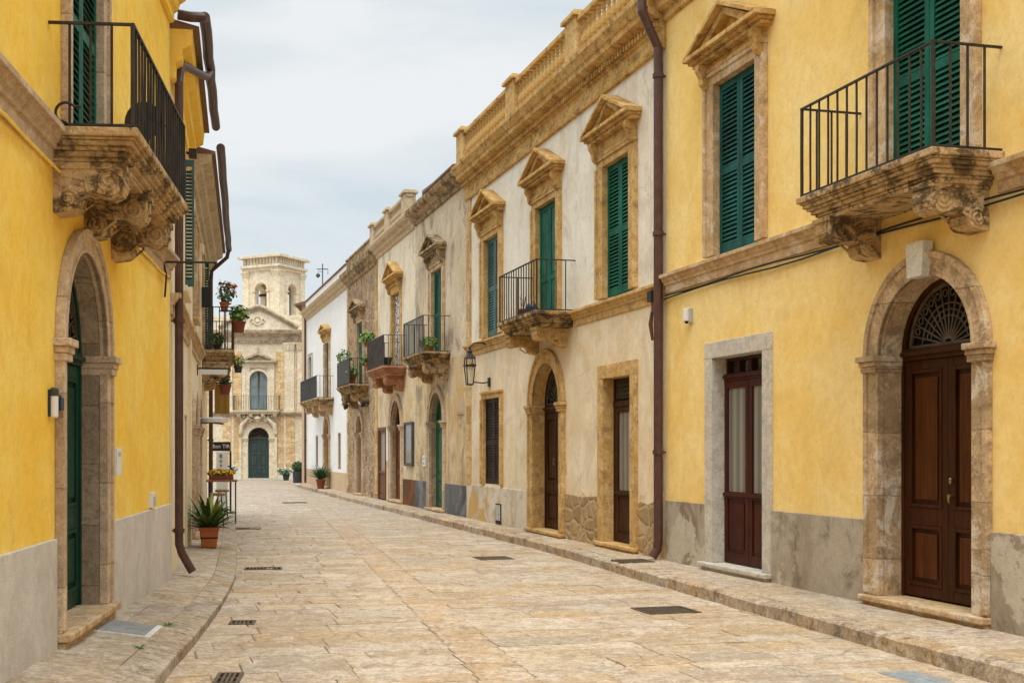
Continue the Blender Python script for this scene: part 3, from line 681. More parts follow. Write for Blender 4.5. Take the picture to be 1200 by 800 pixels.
road = Slabs(); u = 3.0
def band(u):                                   # the narrow run of orange slabs down the street
    y = -u*.97; X = .55-.153*(y-9.68); return (7.565-.2479*y-X)*.97
while u > -76:
    h_ = rnd.uniform(.26, .47); u2 = u-h_; Y = -u*.97
    dmax = 9.2 if Y < 28 else (13 if Y < 45 else 19)
    dmin = .3 if Y < 56 else -1.6
    d = dmin; b = band(u) if Y < 48 else 99
    while d < dmax:
        w = rnd.uniform(.45, 1.15); d2 = d+w; t = tone()
        if d < b < d2+.25: d2 = b if b-d > .2 else b+.45; t = t if b-d > .2 else tone(ORANGE)
        if abs(d-b) < .01: d2 = d+.45; t = tone(ORANGE)
        if Y > 20: q_ = min(1, (Y-20)/16)*rnd.uniform(.75, 1); t = tuple(a*(1-q_)+b*q_*rnd.uniform(.92, 1.08) for a, b in zip(t, (.37, .325, .27)))   # slab tone blended greyer and darker with distance
        g_ = rnd.choice((.0015, .002, .003, .004, .007)); z = rnd.uniform(-.003, .003); tl = rnd.uniform(-.002, .002)
        sk = rnd.uniform(-.02, .02)
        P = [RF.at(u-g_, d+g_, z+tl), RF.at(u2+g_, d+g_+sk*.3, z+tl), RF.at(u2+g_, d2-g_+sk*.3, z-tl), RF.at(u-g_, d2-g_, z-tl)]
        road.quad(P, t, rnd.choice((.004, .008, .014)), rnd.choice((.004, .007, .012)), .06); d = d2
    u = u2
m = MB(); m.add([(-22, 4, -.010), (6, 4, -.010), (6, -76, -.010), (-22, -76, -.010)], [(0, 1, 2, 3)])
tag(m.build('road_bed', 'road_base'), kind='structure')
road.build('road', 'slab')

def lerp(tab, x):
    if x <= tab[0][0]: return tab[0][1]
    for (a, p), (b, q) in zip(tab[:-1], tab[1:]):
        if x <= b: return p+(q-p)*(x-a)/(b-a)
    return tab[-1][1]
DK = [(8, 1.2), (11, 1.12), (13, 1.05), (17.75, .85), (19.4, .74), (22, .69), (33, .68), (41, .70), (57, .50)]
sw = Slabs(); kb = Slabs(); ZS = .15
u = 3.0
while u > -58.9:
    u2 = u-rnd.uniform(.42, .95)
    da, db = lerp(DK, -u*.97)-.24, lerp(DK, -u2*.97)-.24; g_ = .004
    parts = [(-.01, 1.0)] if rnd.random() < .35 else [(-.01, .5+rnd.uniform(-.12, .12))]
    if len(parts) == 1 and parts[0][1] < 1: parts.append((parts[0][1], 1.0))
    for a, b in parts:
        z = ZS+rnd.uniform(-.004, .003)
        sw.quad([RF.at(u-g_, da*a+g_, z), RF.at(u2+g_, db*a+g_, z), RF.at(u2+g_, db*b-g_, z-.002), RF.at(u-g_, da*b-g_, z-.002)], tone(), .008, .008, .2)
    u = u2
u = 3.0
while u > -58.9:
    u2 = u-rnd.uniform(.6, 1.25); da, db = lerp(DK, -u*.97), lerp(DK, -u2*.97); z = ZS+rnd.uniform(-.008, .004); j = rnd.uniform(-.012, .012)
    n = 3
    for k in range(n):                          # each kerb stone in short, unevenly worn lengths
        a, b = u+(u2-u)*k/n, u+(u2-u)*(k+1)/n; qa, qb = da+(db-da)*k/n, da+(db-da)*(k+1)/n
        e0, e1 = (.004 if k == 0 else 0), (.004 if k == n-1 else 0)
        if k == 0: jz = [rnd.uniform(-.012, .004) for _ in range(n+1)]; jd = [j+rnd.uniform(-.014, .014) for _ in range(n+1)]; tn = tone(TONES+ORANGE)
        kb.quad([RF.at(a-e0, qa-.235, z+.002), RF.at(b+e1, qb-.235, z+.002), RF.at(b+e1, qb+jd[k+1], z+jz[k+1]), RF.at(a-e0, qa+jd[k], z+jz[k])], tn, .028, .022, .24)
    u = u2
def XW(Y): return -2.21-.0821*Y if Y < 15 else (-.89-.17*Y if Y < 20 else -.97-.166*Y)
KL = [(4, -1.70), (8, -1.98), (8.97, -2.12), (10.99, -2.25), (13.5, -2.49), (16, -2.79), (20.8, -3.6), (29.5, -5.16), (34, -5.95)]
ZWL = [(4, .30), (8, .27), (15, .14), (40, .13)]
ZKL = [(4, .21), (8, .19), (11, .15), (15, .105), (40, .10)]
Y = 4.0
while Y < 30.6:
    Y2 = Y+rnd.uniform(.4, 1.0); g_ = .004
    def pt(y, a): x0, x1 = XW(y)-.05, lerp(KL, y)-.272; return Vector((x0+(x1-x0)*a, y, lerp(ZWL, y)+(lerp(ZKL, y)-lerp(ZWL, y))*a))
    sp = rnd.choice([None, None, rnd.uniform(.4, .65)])
    for a, b in ([(0, 1)] if sp is None else [(0, sp), (sp, 1)]):
        sw.quad([pt(Y+g_, a)+Vector((.004, 0, 0)), pt(Y+g_, b)-Vector((.004, 0, 0)), pt(Y2-g_, b)-Vector((.004, 0, 0)), pt(Y2-g_, a)+Vector((.004, 0, 0))], tone(), .008, .008, .34)
    Y = Y2
Y = 4.0
while Y < 30.6:
    Y2 = Y+rnd.uniform(.6, 1.3); tn = tone(); a, b = lerp(KL, Y), lerp(KL, Y2)
    kb.quad([Vector((a-.275, Y+.003, lerp(ZKL, Y)-.003)), Vector((a, Y+.003, lerp(ZKL, Y)*.6-.005)), Vector((b, Y2-.003, lerp(ZKL, Y2)*.6-.005)), Vector((b-.275, Y2-.003, lerp(ZKL, Y2)-.003))], tn, .012, .012, .2)
    Y = Y2
sw.build('pavement', 'slab'); kb.build('kerb', 'kerb')

GRP = 'old houses lining the street'
ST1 = [(.03, 4.02), (.03, 4.13), (.055, 4.135), (.055, 4.165), (.085, 4.19), (.10, 4.23), (.135, 4.235), (.135, 4.285)]
def string(h, u0, u1, dz, mat, k=1): return cornice(h, u0, u1, [(d*k, z+dz) for d, z in ST1], mat, 'string_course')
def plinth(h, segs, z1, mat, d=.03, z0=-.1, name='plinth'):
    for a, b in segs:
        m = h.mb(); m.box(a, b, -.02, d, z0, z1); m.build(name, mat, h.root, .006)

# ================================================================== RIGHT SIDE, near: yellow house
h = House('yellow_house', RF, -17.95, 3.0, 'yellow house on the right with a dark brown arched door and a grey cement base', GRP)
R1 = h
h.wall(8.05, [hole_rect(-16.46, -15.18, 4.30, 6.66), hole_rect(-12.64, -11.32, 4.32, 6.66), hole_arch(-11.965, .80, 2.72, .12), hole_rect(-16.52, -15.02, .12, 3.05)], 'yellow_right')
plinth(h, [(-17.94, -16.67), (-14.885, -12.915), (-11.015, 2.99)], 1.02, 'cement_dado')
string(h, -17.93, -13.02, 0, 'warm_stone'); string(h, -10.92, 2.99, 0, 'warm_stone')
cab = h.mb()
for k, (dz, dd) in enumerate(((-.012, .05), (-.045, .045))):
    pts = [(-17.9+i*.62, dd+.01*math.sin(i*1.7+k), 4.0+dz-.016*math.sin(i*1.1+k*2)) for i in range(33)]
    cab.tube(pts, .011, 6)
cab.build('cable', 'rubber', h.root)
window(h, -15.82, .56, 4.335, 6.60, .80, 'blue_green_paint', 'warm_stone', (1.0, 6.90, .46, .26, 'gold_cornice'), sill=False)
window(h, -11.98, .58, 4.395, 6.60, .81, 'green_paint', 'warm_stone', (1.0, 6.90, .46, .26, 'gold_cornice'), sill=False)
balcony(h, -13.1, -10.86, .74, 4.385, .93, (-12.83, -11.2), 'balcony_stone', ch=.40, cproj=.60, cw=.28, spacing=.155, bar=.0125)
dr = arch_door(h, -11.965, .945, .72, 2.72, .25, .26, 'door_stone', 'wood_brown', 2, 'warm_stone', leaf_top=2.66, panels=[(.38, .99), (1.17, 2.56)])
k_ = h.mb(); k_.frustum(-11.95, .085, 3.42, 3.76, .115, .06, .14, .06); k_.build('keystone', 'marble', dr, .008)
k_ = h.mb(); k_.lathe(-11.88, -.215, [(.012, 1.42), (.02, 1.43), (.02, 1.47), (.012, 1.48)], 10); k_.tube([(-11.88, -.25, 1.30), (-11.88, -.20, 1.30), (-11.88, -.19, 1.27), (-11.88, -.20, 1.24)], .012, 8)
k_.tube([(-11.88, -.25, 1.30), (-11.88, -.19, 1.30)], .024, 10); k_.build('handle', 'brass', dr)
fr = recess(h, -16.44, -15.10, .25, 2.97, .17, 'grey_stone', 'door', .035, .215)
s_ = h.mb(); s_.box(-16.70, -14.87, -.3, .13, .19, .249); s_.box(-16.66, -14.91, -.3, .085, .1, .189); s_.build('doorstep', 'grey_stone', fr, .012)
t_ = h.mb(); t_.box(-16.44, -15.10, -.26, -.145, 2.66, 2.76); t_.box(-16.44, -15.10, -.145, -.12, 2.70, 2.74)
for x in (-16.42, -16.1, -15.77, -15.44, -15.12): t_.box(x-.02, x+.02, -.25, -.18, 2.76, 2.97)
t_.box(-16.43, -15.11, -.249, -.181, 2.925, 2.965); t_.build('transom', 'wood_red', fr, .005)
t_ = h.mb(); t_.box(-16.44, -15.10, -.24, -.23, 2.76, 2.96); t_.build('glass_pane', 'glass', fr)
for a, b in ((-16.435, -15.775), (-15.765, -15.105)): glass_leaf(h, fr, a, b, .26, 2.655, -.16, 1.11, 'wood_red', 'curtain')
CORN1 = [(.03, 7.98), (.06, 8.0), (.06, 8.1), (.16, 8.14), (.18, 8.26), (.30, 8.32), (.33, 8.48)]
cornice(h, -17.93, 2.99, CORN1, 'gold_cornice')
r_ = h.mb(); r_.box(-17.94, 2.99, -7.4, .05, 8.48, 8.62); r_.build('roof', 'roof', h.root)
pipe(h, [(-17.98, .37, 8.30), (-17.98, .37, 8.12), (-17.98, .12, 7.62), (-17.98, .115, 7.3), (-17.98, .115, .45), (-17.98, .13, .30), (-18.0, .20, .19)], .066, 'pipe',
     collars=[(-17.98, .115, 7.2), (-17.98, .115, 4.9), (-17.98, .115, 1.72)])

# ================================================================== RIGHT SIDE: cream palace with balustrade
h = House('cream_house', RF, -29.1, -17.96, 'cream house with golden stone trim, triangular window heads and a roof balustrade', GRP)
R2 = h
h.wall(7.7, [hole_rect(-27.65, -26.35, 4.23, 6.48), hole_rect(-23.98, -22.62, 4.10, 6.48), hole_rect(-20.47, -19.17, 4.23, 6.48), hole_arch(-23.31, .85, 2.62, .12),
             hole_rect(-20.44, -19.13, .12, 3.0), hole_rect(-27.66, -26.3, 1.0, 2.95)], 'cream_render')
plinth(h, [(-28.74, -24.36)], .94, 'cream_low', .028)
for a, b in ((-22.25, -20.61), (-18.93, -18.27)):
    m = h.mb(); m.prism_uz([(a, -.1), (b, -.1), (b, .95), (b-.1, .97), ((a+b)/2, .93), (a+.08, .96), (a, .93)], -.02, .022); m.build('exposed_masonry', 'rubble_patch', h.root)
for a, b, z0 in ((-29.09, -28.745, .93), (-18.26, -18.06, -.1)):
    m = h.mb(); m.box(a, b, -.02, .035, z0, 7.62); m.build('pilaster', 'quoin_stone', h.root, .006)
m = h.mb(); m.box(-29.09, -28.745, -.02, .03, -.1, .929); m.build('plinth', 'cream_low', h.root, .006)
string(h, -29.08, -24.0, -.09, 'gold_stone'); string(h, -21.8, -17.97, -.09, 'gold_stone')
for uc, lm, z0, kw in ((-27.0, 'faded_green_paint', 4.26, {}), (-23.3, 'green_paint', 4.21, dict(solid=1.0, midrail=.36)), (-19.82, 'green_paint', 4.26, {})):
    window(h, uc, .55 if z0 > 4.22 else .58, z0, 6.42, .82, lm, 'gold_stone', (1.0, 6.84, .46, .26, 'gold_cornice'), sill=False, **kw)
balcony(h, -24.08, -21.73, .76, 4.2, .90, (-23.92, -22.3), 'dark_balcony_stone', ch=.34, cproj=.60, cw=.28, corbel_mat='gold_stone', spacing=.15)
dr = arch_door(h, -23.31, 1.03, .77, 2.62, .23, .24, 'gold_stone', 'wood_dark', 2, 'gold_stone', leaf_top=2.48, panels=[(.36, .95), (1.13, 2.38)])
k_ = h.mb(); k_.ring(-23.5, 1.52, .05, .066, -.215, -.2, 0, 2*PI, 14); k_.tube([(-23.5, -.25, 1.58), (-23.5, -.195, 1.58)], .02, 8); k_.build('knocker', 'brass', dr)
fr = recess(h, -20.36, -19.21, .24, 2.92, .18, 'gold_stone', 'door', .05, .23)
s_ = h.mb(); s_.box(-20.64, -18.93, -.3, .12, .18, .239); s_.box(-20.6, -18.97, -.3, .08, .09, .179); s_.build('doorstep', 'gold_stone', fr, .012)
t_ = h.mb(); t_.box(-20.36, -19.21, -.24, -.14, 2.46, 2.55); t_.box(-20.36, -20.31, -.24, -.15, .25, 2.92); t_.box(-19.26, -19.21, -.24, -.15, .25, 2.92); t_.box(-20.31, -19.26, -.239, -.151, 2.88, 2.919); t_.build('transom', 'wood_dark', fr, .005)
t_ = h.mb(); t_.box(-20.3, -19.27, -.235, -.225, 2.55, 2.9); t_.build('fanlight', 'void', fr)
t_ = h.mb()
for k in range(12): t_.tube([(-20.3+k*.0936, -.19, 2.55), (-20.3+k*.0936, -.19, 2.88)], .007, 5)
for z in (2.6, 2.67, 2.74, 2.81): t_.tube([(-20.31, -.19, z), (-19.26, -.19, z)], .007, 5)
for k in range(11):
    for z in (2.635, 2.705, 2.775, 2.845):
        x = -20.253+k*.0936; t_.tube([(x+.028*math.cos(q*PI/3), -.185, z+.028*math.sin(q*PI/3)) for q in range(7)], .005, 4, False)
t_.build('transom_grille', 'grille_iron', fr)
glass_leaf(h, fr, -20.305, -19.265, .25, 2.455, -.17, 1.0, 'wood_dark', 'curtain', st=.12)
fr = window(h, -26.98, .63, .985, 2.88, .79, 'dark_brown_paint', 'gold_stone', None, sill=False, D=.07)
CORN2 = [(.03, 7.615), (.06, 7.62), (.075, 7.70), (.045, 7.73), (.045, 7.90), (.085, 7.92), (.085, 8.04), (.20, 8.07), (.27, 8.10), (.28, 8.18), (.31, 8.2), (.35, 8.27), (.385, 8.32), (.39, 8.40)]
cornice(h, -29.16, -17.965, CORN2, 'gold_cornice', dent=(.08, .15, 7.945, 8.03, .115))
balustrade(h, -29.02, -17.97, 8.401, 9.10, .19, (-28.72, -24.75, -21.2, -18.3), 'gold_cornice', 'gold_stone')
r_ = h.mb(); r_.box(-29.08, -17.98, -7.4, -.02, 7.7, 8.405); r_.build('roof', 'roof', h.root)

# ================================================================== RIGHT SIDE: beige house with green arched door
h = House('beige_house', RF, -34.75, -29.1, 'stained beige house with a green arched door and dark slate base panels', GRP)
R3 = h
h.wall(8.1, [hole_rect(-32.74, -31.46, 4.1, 6.5), hole_arch(-32.17, .80, 2.5, .12)], 'beige_render')
plinth(h, [(-31.22, -29.12), (-34.72, -33.12)], .90, 'slate', .03)
window(h, -32.1, .56, 4.21, 6.44, .80, 'green_paint', 'warm_stone', (.98, 6.85, .36, .28, 'dark_cornice'), sill=False)
balcony(h, -33.1, -30.73, .74, 4.2, .90, (-32.85, -31.15), 'dark_balcony_stone', ch=.42, cproj=.6, cw=.34, corbel_mat='balcony_stone', iron='iron_grey', spacing=.13)
arch_door(h, -32.17, .93, .74, 2.50, .23, .18, 'pink_stone', 'olive_door', 2, 'warm_stone', leaf_top=2.42, fan='leaf', fan_mat='olive_door', panels=[(.36, .98), (1.1, 2.32)], reveal='reveal_stone')
cornice(h, -34.7, -29.17, [(.03, 8.04), (.06, 8.05), (.08, 8.14), (.16, 8.17), (.2, 8.26), (.29, 8.29), (.33, 8.36), (.33, 8.44)], 'dark_cornice')
m = h.mb(); m.prism_uz([(-34.6, 8.44), (-32.4, 8.44), (-32.4, 8.72), (-33.0, 8.98), (-34.6, 9.05)], -.9, -.15); m.build('parapet', 'dark_cornice', h.root, .02)
r_ = h.mb(); r_.prism_dz([(.36, 8.441), (.36, 8.49), (-3.6, 9.5), (-7.4, 8.6), (-7.4, 8.2), (-.5, 8.2)], -32.35, -29.15); r_.build('roof', 'tile', h.root)

# ================================================================== RIGHT SIDE: pale house with patterned curtain
h = House('pale_house', RF, -40.45, -34.75, 'pale beige house with a reddish balcony and a black and white patterned door curtain', GRP)
R4 = h
h.wall(8.1, [hole_rect(-38.07, -36.73, 4.1, 6.55), hole_arch(-37.4, .80, 2.5, .12), hole_rect(-40.25, -39.05, .12, 2.46)], 'pale_render')
fr = recess(h, -38.0, -36.8, 4.21, 6.5, .1, 'gold_stone', 'window', .05, .22)
pediment(h, fr, -37.4, 1.0, 6.86, .45, .27, 'gold_cornice', 6.73, .82)
m = h.mb(); m.box(-37.98, -36.82, -.10, -.085, 4.23, 6.49); m.build('curtain', 'pattern', fr)
balcony(h, -38.65, -35.93, .72, 4.2, .90, (-38.2, -36.5), 'red_balcony_stone', ch=.44, cproj=.55, cw=.5, iron='iron_grey', spacing=.13, skirt='dark_brown_paint')
arch_door(h, -37.4, .96, .74, 2.5, .24, .16, 'pink_stone', 'wood_orange', 2, 'warm_stone', leaf_top=2.40, fan='glass', panels=[(.36, 1.0), (1.15, 2.3)], reveal='reveal_stone')
plinth(h, [(-36.36, -34.78)], .9, 'rust_dado', .03)
fr = h.mb(); fr.box(-40.3, -40.2, -.2, .03, .16, 2.48); fr.box(-39.1, -39.0, -.2, .03, .16, 2.48); fr.box(-40.2, -39.1, -.2, .029, 2.38, 2.479)
fr = fr.build('door', 'wood_orange', h.root, .006)
glass_leaf(h, fr, -40.19, -39.11, .18, 2.375, -.02, .98, 'wood_orange', 'curtain')
cornice(h, -40.5, -34.8, [(.03, 8.0), (.06, 8.02), (.08, 8.12), (.15, 8.15), (.17, 8.24), (.27, 8.28), (.32, 8.36), (.32, 8.43)], 'tan_cornice')
balustrade(h, -40.4, -34.8, 8.431, 9.0, .17, (-40.1, -37.6, -35.1), 'tan_cornice', 'tan_cornice', .2)
r_ = h.mb(); r_.box(-40.42, -34.78, -7.4, -.02, 8.1, 8.435); r_.build('roof', 'roof', h.root)

# ================================================================== RIGHT SIDE: rubble stone house
h = House('rubble_house', RF, -46.6, -40.45, 'narrow house of bare rubble stone with a plant filled dark balcony', GRP)
R5 = h
h.wall(8.0, [hole_rect(-44.37, -43.05, 3.95, 6.35), hole_arch(-43.85, .66, 2.36, .12)], 'rubble')
for a, b, z0 in ((-40.86, -40.47, .3), (-46.58, -46.25, .3)):
    m = h.mb(); m.box(a, b, -.02, .03, z0, 7.88); m.build('pilaster', 'quoin_stone', h.root, .006)
window(h, -43.7, .60, 4.01, 6.28, .82, 'faded_green_paint', 'warm_stone', (1.02, 6.62, .34, .30, 'dark_cornice'), sill=False)
balcony(h, -44.85, -42.05, .70, 4.0, .88, (-44.35, -42.5), 'dark_balcony_stone', ch=.5, cproj=.55, cw=.45, iron='iron', spacing=.13, skirt='iron')
arch_door(h, -43.85, .80, .60, 2.36, .22, .11, 'pink_stone', 'wood_tan', 2, 'warm_stone', leaf_top=2.28, fan='leaf', fan_mat='wood_tan', reveal='reveal_stone')
cornice(h, -46.62, -40.5, [(.03, 7.86), (.06, 7.88), (.08, 7.99), (.16, 8.03), (.2, 8.12), (.29, 8.17), (.32, 8.32)], 'dark_cornice')
m = h.mb(); m.box(-46.55, -40.5, -.3, .05, 8.32, 8.82); m.box(-46.57, -40.48, -.34, .09, 8.82, 8.9); m.build('parapet', 'dark_cornice', h.root, .02)
r_ = h.mb(); r_.box(-46.55, -40.5, -7.4, -.31, 8.0, 8.33); r_.build('roof', 'roof', h.root)

# ================================================================== RIGHT SIDE: white house
h = House('white_house', RF, -58.6, -46.6, 'white limewashed house with a sand coloured base at the far end of the street', GRP)
R6 = h
h.wall(8.0, [hole_rect(-52.37, -51.03, 3.8, 6.3), hole_rect(-57.6, -56.4, 4.0, 6.1), hole_arch(-51.8, .70, 2.4, .12), hole_rect(-55.3, -54.6, 1.0, 2.4), hole_rect(-48.9, -48.15, 1.0, 2.44)], 'white_render')
plinth(h, [(-58.57, -52.68), (-50.92, -46.63)], .87, 'sand_dado', .025)
fr = window(h, -51.7, .61, 3.9, 6.24, .80, 'faded_green_paint', 'warm_stone', (1.02, 6.62, .26, .28, 'gold_cornice'), sill=False)
window(h, -57.0, .54, 4.05, 6.05, .70, 'faded_green_paint', 'grey_stone', None)
balcony(h, -55.1, -49.9, .76, 3.86, .90, (-54.6, -52.4, -50.5), 'balcony_stone', ch=.42, cproj=.55, cw=.4, iron='iron_grey', spacing=.14, corbel_mat='warm_stone')
arch_door(h, -51.8, .86, .66, 2.4, .22, .10, 'warm_stone', 'wood_tan', 2, 'warm_stone', leaf_top=2.3, fan='leaf', fan_mat='wood_tan')
for a, b, z1 in ((-55.26, -54.64, 2.36), (-48.86, -48.19, 2.40)):
    fr = recess(h, a, b, 1.02, z1, .08, 'grey_stone', 'window', .01, .05)
    shutter(h, fr, a+.01, b-.01, 1.03, z1-.01, 'wood_tan', -.06, None)
cornice(h, -58.62, -46.63, [(.03, 7.86), (.06, 7.88), (.08, 7.98), (.16, 8.02), (.19, 8.12), (.28, 8.17), (.31, 8.27)], 'tan_cornice')
m = h.mb(); m.box(-58.58, -46.63, -.25, .04, 8.27, 8.74); p_ = m.build('parapet', 'white_render', h.root)
m = h.mb()
for k in range(44): m.prism_dz([(.09, 8.745), (.10, 8.80), (-.1, 8.86), (-.3, 8.80), (-.29, 8.745)], -58.58+k*.2716, -58.58+k*.2716+.25)
m.build('coping_tiles', 'tile', p_)
r_ = h.mb(); r_.box(-58.55, -46.65, -7.4, -.26, 8.0, 8.28); r_.build('roof', 'roof', h.root)
pipe(h, [(-58.45, .08, 8.1), (-58.45, .08, .2)], .05, 'pipe', collars=[(-58.45, .08, 5.0), (-58.45, .08, 2.2)])

# ================================================================== LEFT SIDE, near: yellow house with green arched door
h = House('yellow_house', LF, -5.0, 15.05, 'deep yellow house on the left with a green arched door and smooth grey base', GRP)
L1 = h
h.wall(7.25, [hole_rect(9.41, 10.81, 4.06, 6.45), hole_arch(10.1, .89, 2.60, .14)], 'yellow_left', depth=7)
plinth(h, [(-4.98, 9.07), (11.13, 15.04)], 1.08, 'grey_dado', .03)
string(h, -4.98, 8.95, -.14, 'pink_stone'); string(h, 11.7, 15.0, -.14, 'pink_stone')
m = h.mb(); m.tube([(-4.9+k*.5, .05+.008*math.sin(k*2.1), 3.855+.012*math.sin(k*1.3)) for k in range(40)], .012, 6); m.build('cable', 'yellow_left', h.root)
window(h, 10.11, .62, 4.16, 6.4, .80, 'green_paint', 'pink_stone', (1.0, 6.72, .3, .25, 'pink_stone'), sill=False, D=.07, midrail=.5)
balcony(h, 8.87, 11.78, .66, 4.15, .78, (9.18, 10.25, 11.42), 'balcony_stone', ch=.36, cproj=.52, cw=.27, th=.25, spacing=.135)
dr = arch_door(h, 10.1, .99, .80, 2.60, .35, .215, 'pink_stone', 'door_green', 2, 'warm_stone', leaf_top=2.50, panels=[(.5, 1.05), (1.25, 2.38)], reveal='reveal_stone', ground=.2)
cornice(h, -4.98, 15.04, [(.03, 7.1), (.06, 7.12), (.06, 7.22), (.11, 7.25), (.13, 7.33), (.20, 7.38), (.23, 7.46), (.30, 7.5), (.30, 7.58)], 'yellow_left')
r_ = h.mb(); r_.box(-4.97, 15.03, -6.9, .1, 7.58, 7.7); r_.build('roof', 'roof', h.root)
m = h.mb()   # iron scroll on the near end of the balcony
pts = [(8.90, .13+.075*math.cos(rad(q)), 4.255+.075*math.sin(rad(q))) for q in range(40, 275, 18)]
m.tube([(8.90, .24, 4.30)]+pts, .011, 6); m.tube([(8.90, .125, 4.185), (8.90, .10, 4.16)], [.03, .018], 8); m.build('iron_scroll', 'iron', h.root)

# ================================================================== LEFT SIDE: cream house
h = House('cream_house', LA, 15.27, 20.28, 'cream house with a louvred window and brown gutter next to the left yellow house', GRP)
L2 = h
h.wall(6.6, [hole_rect(18.1, 19.4, 4.15, 6.2), hole_rect(18.95, 19.95, .14, 2.35)], 'cream_left', depth=6)
window(h, 18.75, .55, 4.2, 6.1, .72, 'faded_green_paint', 'cream_left', None, D=.03, depth_front=.03)
def open_leaf(h, u, d0, d1, z0, z1, mat):
    m = h.mb(); m.box(u, u+.034, d0, d0+.03, z0, z1); m.box(u, u+.034, d1-.03, d1, z0, z1); m.box(u+.001, u+.033, d0+.03, d1-.03, z0, z0+.1); m.box(u+.001, u+.033, d0+.03, d1-.03, z1-.1, z1)
    n = int((z1-z0-.2)/.055)
    for k in range(n): z = z0+.1+k*.055; m.add([(u+a, d, z+b) for d in (d0+.03, d1-.03) for a, b in ((.0, .036), (.004, .043), (.034, .012), (.030, .005))], [(0, 1, 2, 3), (7, 6, 5, 4), (0, 4, 5, 1), (1, 5, 6, 2), (2, 6, 7, 3), (3, 7, 4, 0)])
    m.build('open_shutter', mat, h.root)
open_leaf(h, 18.16, .04, .19, 4.2, 6.1, 'faded_green_paint')
fr = recess(h, 19.0, 19.9, .16, 2.3, .18, 'cream_left', 'door', .012, .12)
leaf_panel(h, fr, 19.01, 19.89, .18, 2.29, -.17, [(.3, .9), (1.1, 2.15)], 'wood_tan')
string(h, 15.3, 20.2, -.55, 'warm_stone')
cornice(h, 15.27, 20.28, [(.03, 6.42), (.07, 6.44), (.07, 6.62), (.15, 6.68), (.15, 6.8), (.26, 6.86), (.28, 7.06)], 'yellow_left')
r_ = h.mb(); r_.prism_dz([(.36, 7.06), (.36, 7.10), (-3, 7.9), (-5.9, 7.0), (-5.9, 6.6), (-.1, 6.6), (-.1, 7.06)], 15.27, 20.28); r_.build('roof', 'tile', h.root)
m = h.mb(); m.tube([(15.2+k*.52, .43+.003*k+rnd.uniform(-.008, .008), 7.20+rnd.uniform(-.008, .008)) for k in range(11)], .072, 12); m.tube([(15.24, .43, 7.21), (15.22, .25, 7.20), (15.22, .1, 7.22)], .064, 10); m.build('gutter', 'pipe_dark', h.root)
pipe(h, [(17.2, .44, 7.14), (17.0, .40, 7.0), (15.62, .12, 6.72), (15.5, .10, 6.45), (15.5, .10, .55), (15.5, .14, .42), (15.5, .24, .24), (15.5, .27, .19)], .055, 'pipe', collars=[(15.5, .10, 5.2), (15.5, .10, 3.4), (15.5, .10, .72)])

# ================================================================== LEFT SIDE: far house with the flowered balcony
h = House('pale_house', LB, 20.29, 30.6, 'pale house with a deep brown eave and flowered balcony, left far end', GRP)
L3 = h
h.wall(6.35, [hole_rect(26.7, 27.9, 3.85, 6.0), hole_arch(22.6, .55, 2.2, .14), hole_arch(24.6, .55, 2.2, .14), hole_rect(22.4, 23.4, 4.2, 5.9)], 'cream_left', depth=6)
window(h, 27.3, .52, 3.92, 5.9, .70, 'green_paint', 'warm_stone', None, sill=False)
window(h, 22.9, .45, 4.25, 5.85, .62, 'faded_green_paint', 'warm_stone', None)
for uc in (22.6, 24.6): arch_door(h, uc, .66, .50, 2.2, .2, .2, 'pink_stone', 'door_green', 2, 'warm_stone', leaf_top=2.1, fan='glass')
open_leaf(h, 26.72, .03, .16, 3.95, 5.88, 'green_paint')
balcony(h, 25.9, 28.9, .72, 3.9, .92, (26.2, 28.4), 'balcony_stone', ch=.5, cproj=.6, cw=.34)
string(h, 20.4, 25.8, -.5, 'warm_stone')
for a in (20.5, 25.2):
    m = h.mb(); m.box(a, a+.35, -.02, .05, -.1, 6.05); m.box(a-.03, a+.38, -.02, .10, 5.86, 6.05); m.build('pilaster', 'cream_left', h.root, .008)
cornice(h, 20.3, 30.6, [(.03, 6.05), (.06, 6.07), (.06, 6.25), (.12, 6.28), (.14, 6.36), (.24, 6.42), (.26, 6.54), (.38, 6.6), (.40, 6.72)], 'tan_cornice')
r_ = h.mb(); r_.prism_dz([(.46, 6.72), (.46, 6.77), (-3, 7.6), (-5.9, 6.7), (-5.9, 6.35), (-.1, 6.35), (-.1, 6.72)], 20.3, 30.6); r_.build('roof', 'tile', h.root)
m = h.mb(); m.tube([(20.3+k*.8, .54+rnd.uniform(-.008, .008), 6.84+rnd.uniform(-.008, .008)) for k in range(14)], .074, 12); m.build('gutter', 'pipe_dark', h.root)
pipe(h, [(30.45, .54, 6.8), (30.45, .50, 6.6), (30.45, .12, 6.25), (30.45, .10, 6.0), (30.45, .10, .2)], .05, 'pipe_dark', collars=[(30.45, .1, 4.6), (30.45, .1, 2.0)])

# ================================================================== THE CHURCH
cf = Face(0, 0, 0, 'L'); cf.o = (-10.85, 70.0); cf.t = (1, 0); cf.i = (0, 1); cf.rz = 0
h = House('church', cf, -2.78, 2.78, 'old stone church with a square bell tower closing the far end of the street')
h.root['category'] = 'church'; CH = h
h.wall(8.75, [hole_arch(0, .68, 2.45, .03), hole_arch(0, .56, 5.85, 4.0)], 'church_stone', depth=14)
for a, b, z0, z1 in ((-1.46, -1.12, .75, 3.7), (1.12, 1.46, .75, 3.7), (1.6, 2.12, .75, 3.7), (-2.12, -1.6, .75, 3.7), (-1.5, -1.0, 4.1, 7.5), (1.0, 1.5, 4.1, 7.5), (2.2, 2.3, 4.1, 7.5), (-2.3, -2.2, 4.1, 7.5)):
    m = h.mb(); m.box(a, b, -.02, .035, z0, z1); m.build('wall_panel', 'church_panel', h.root, .01)
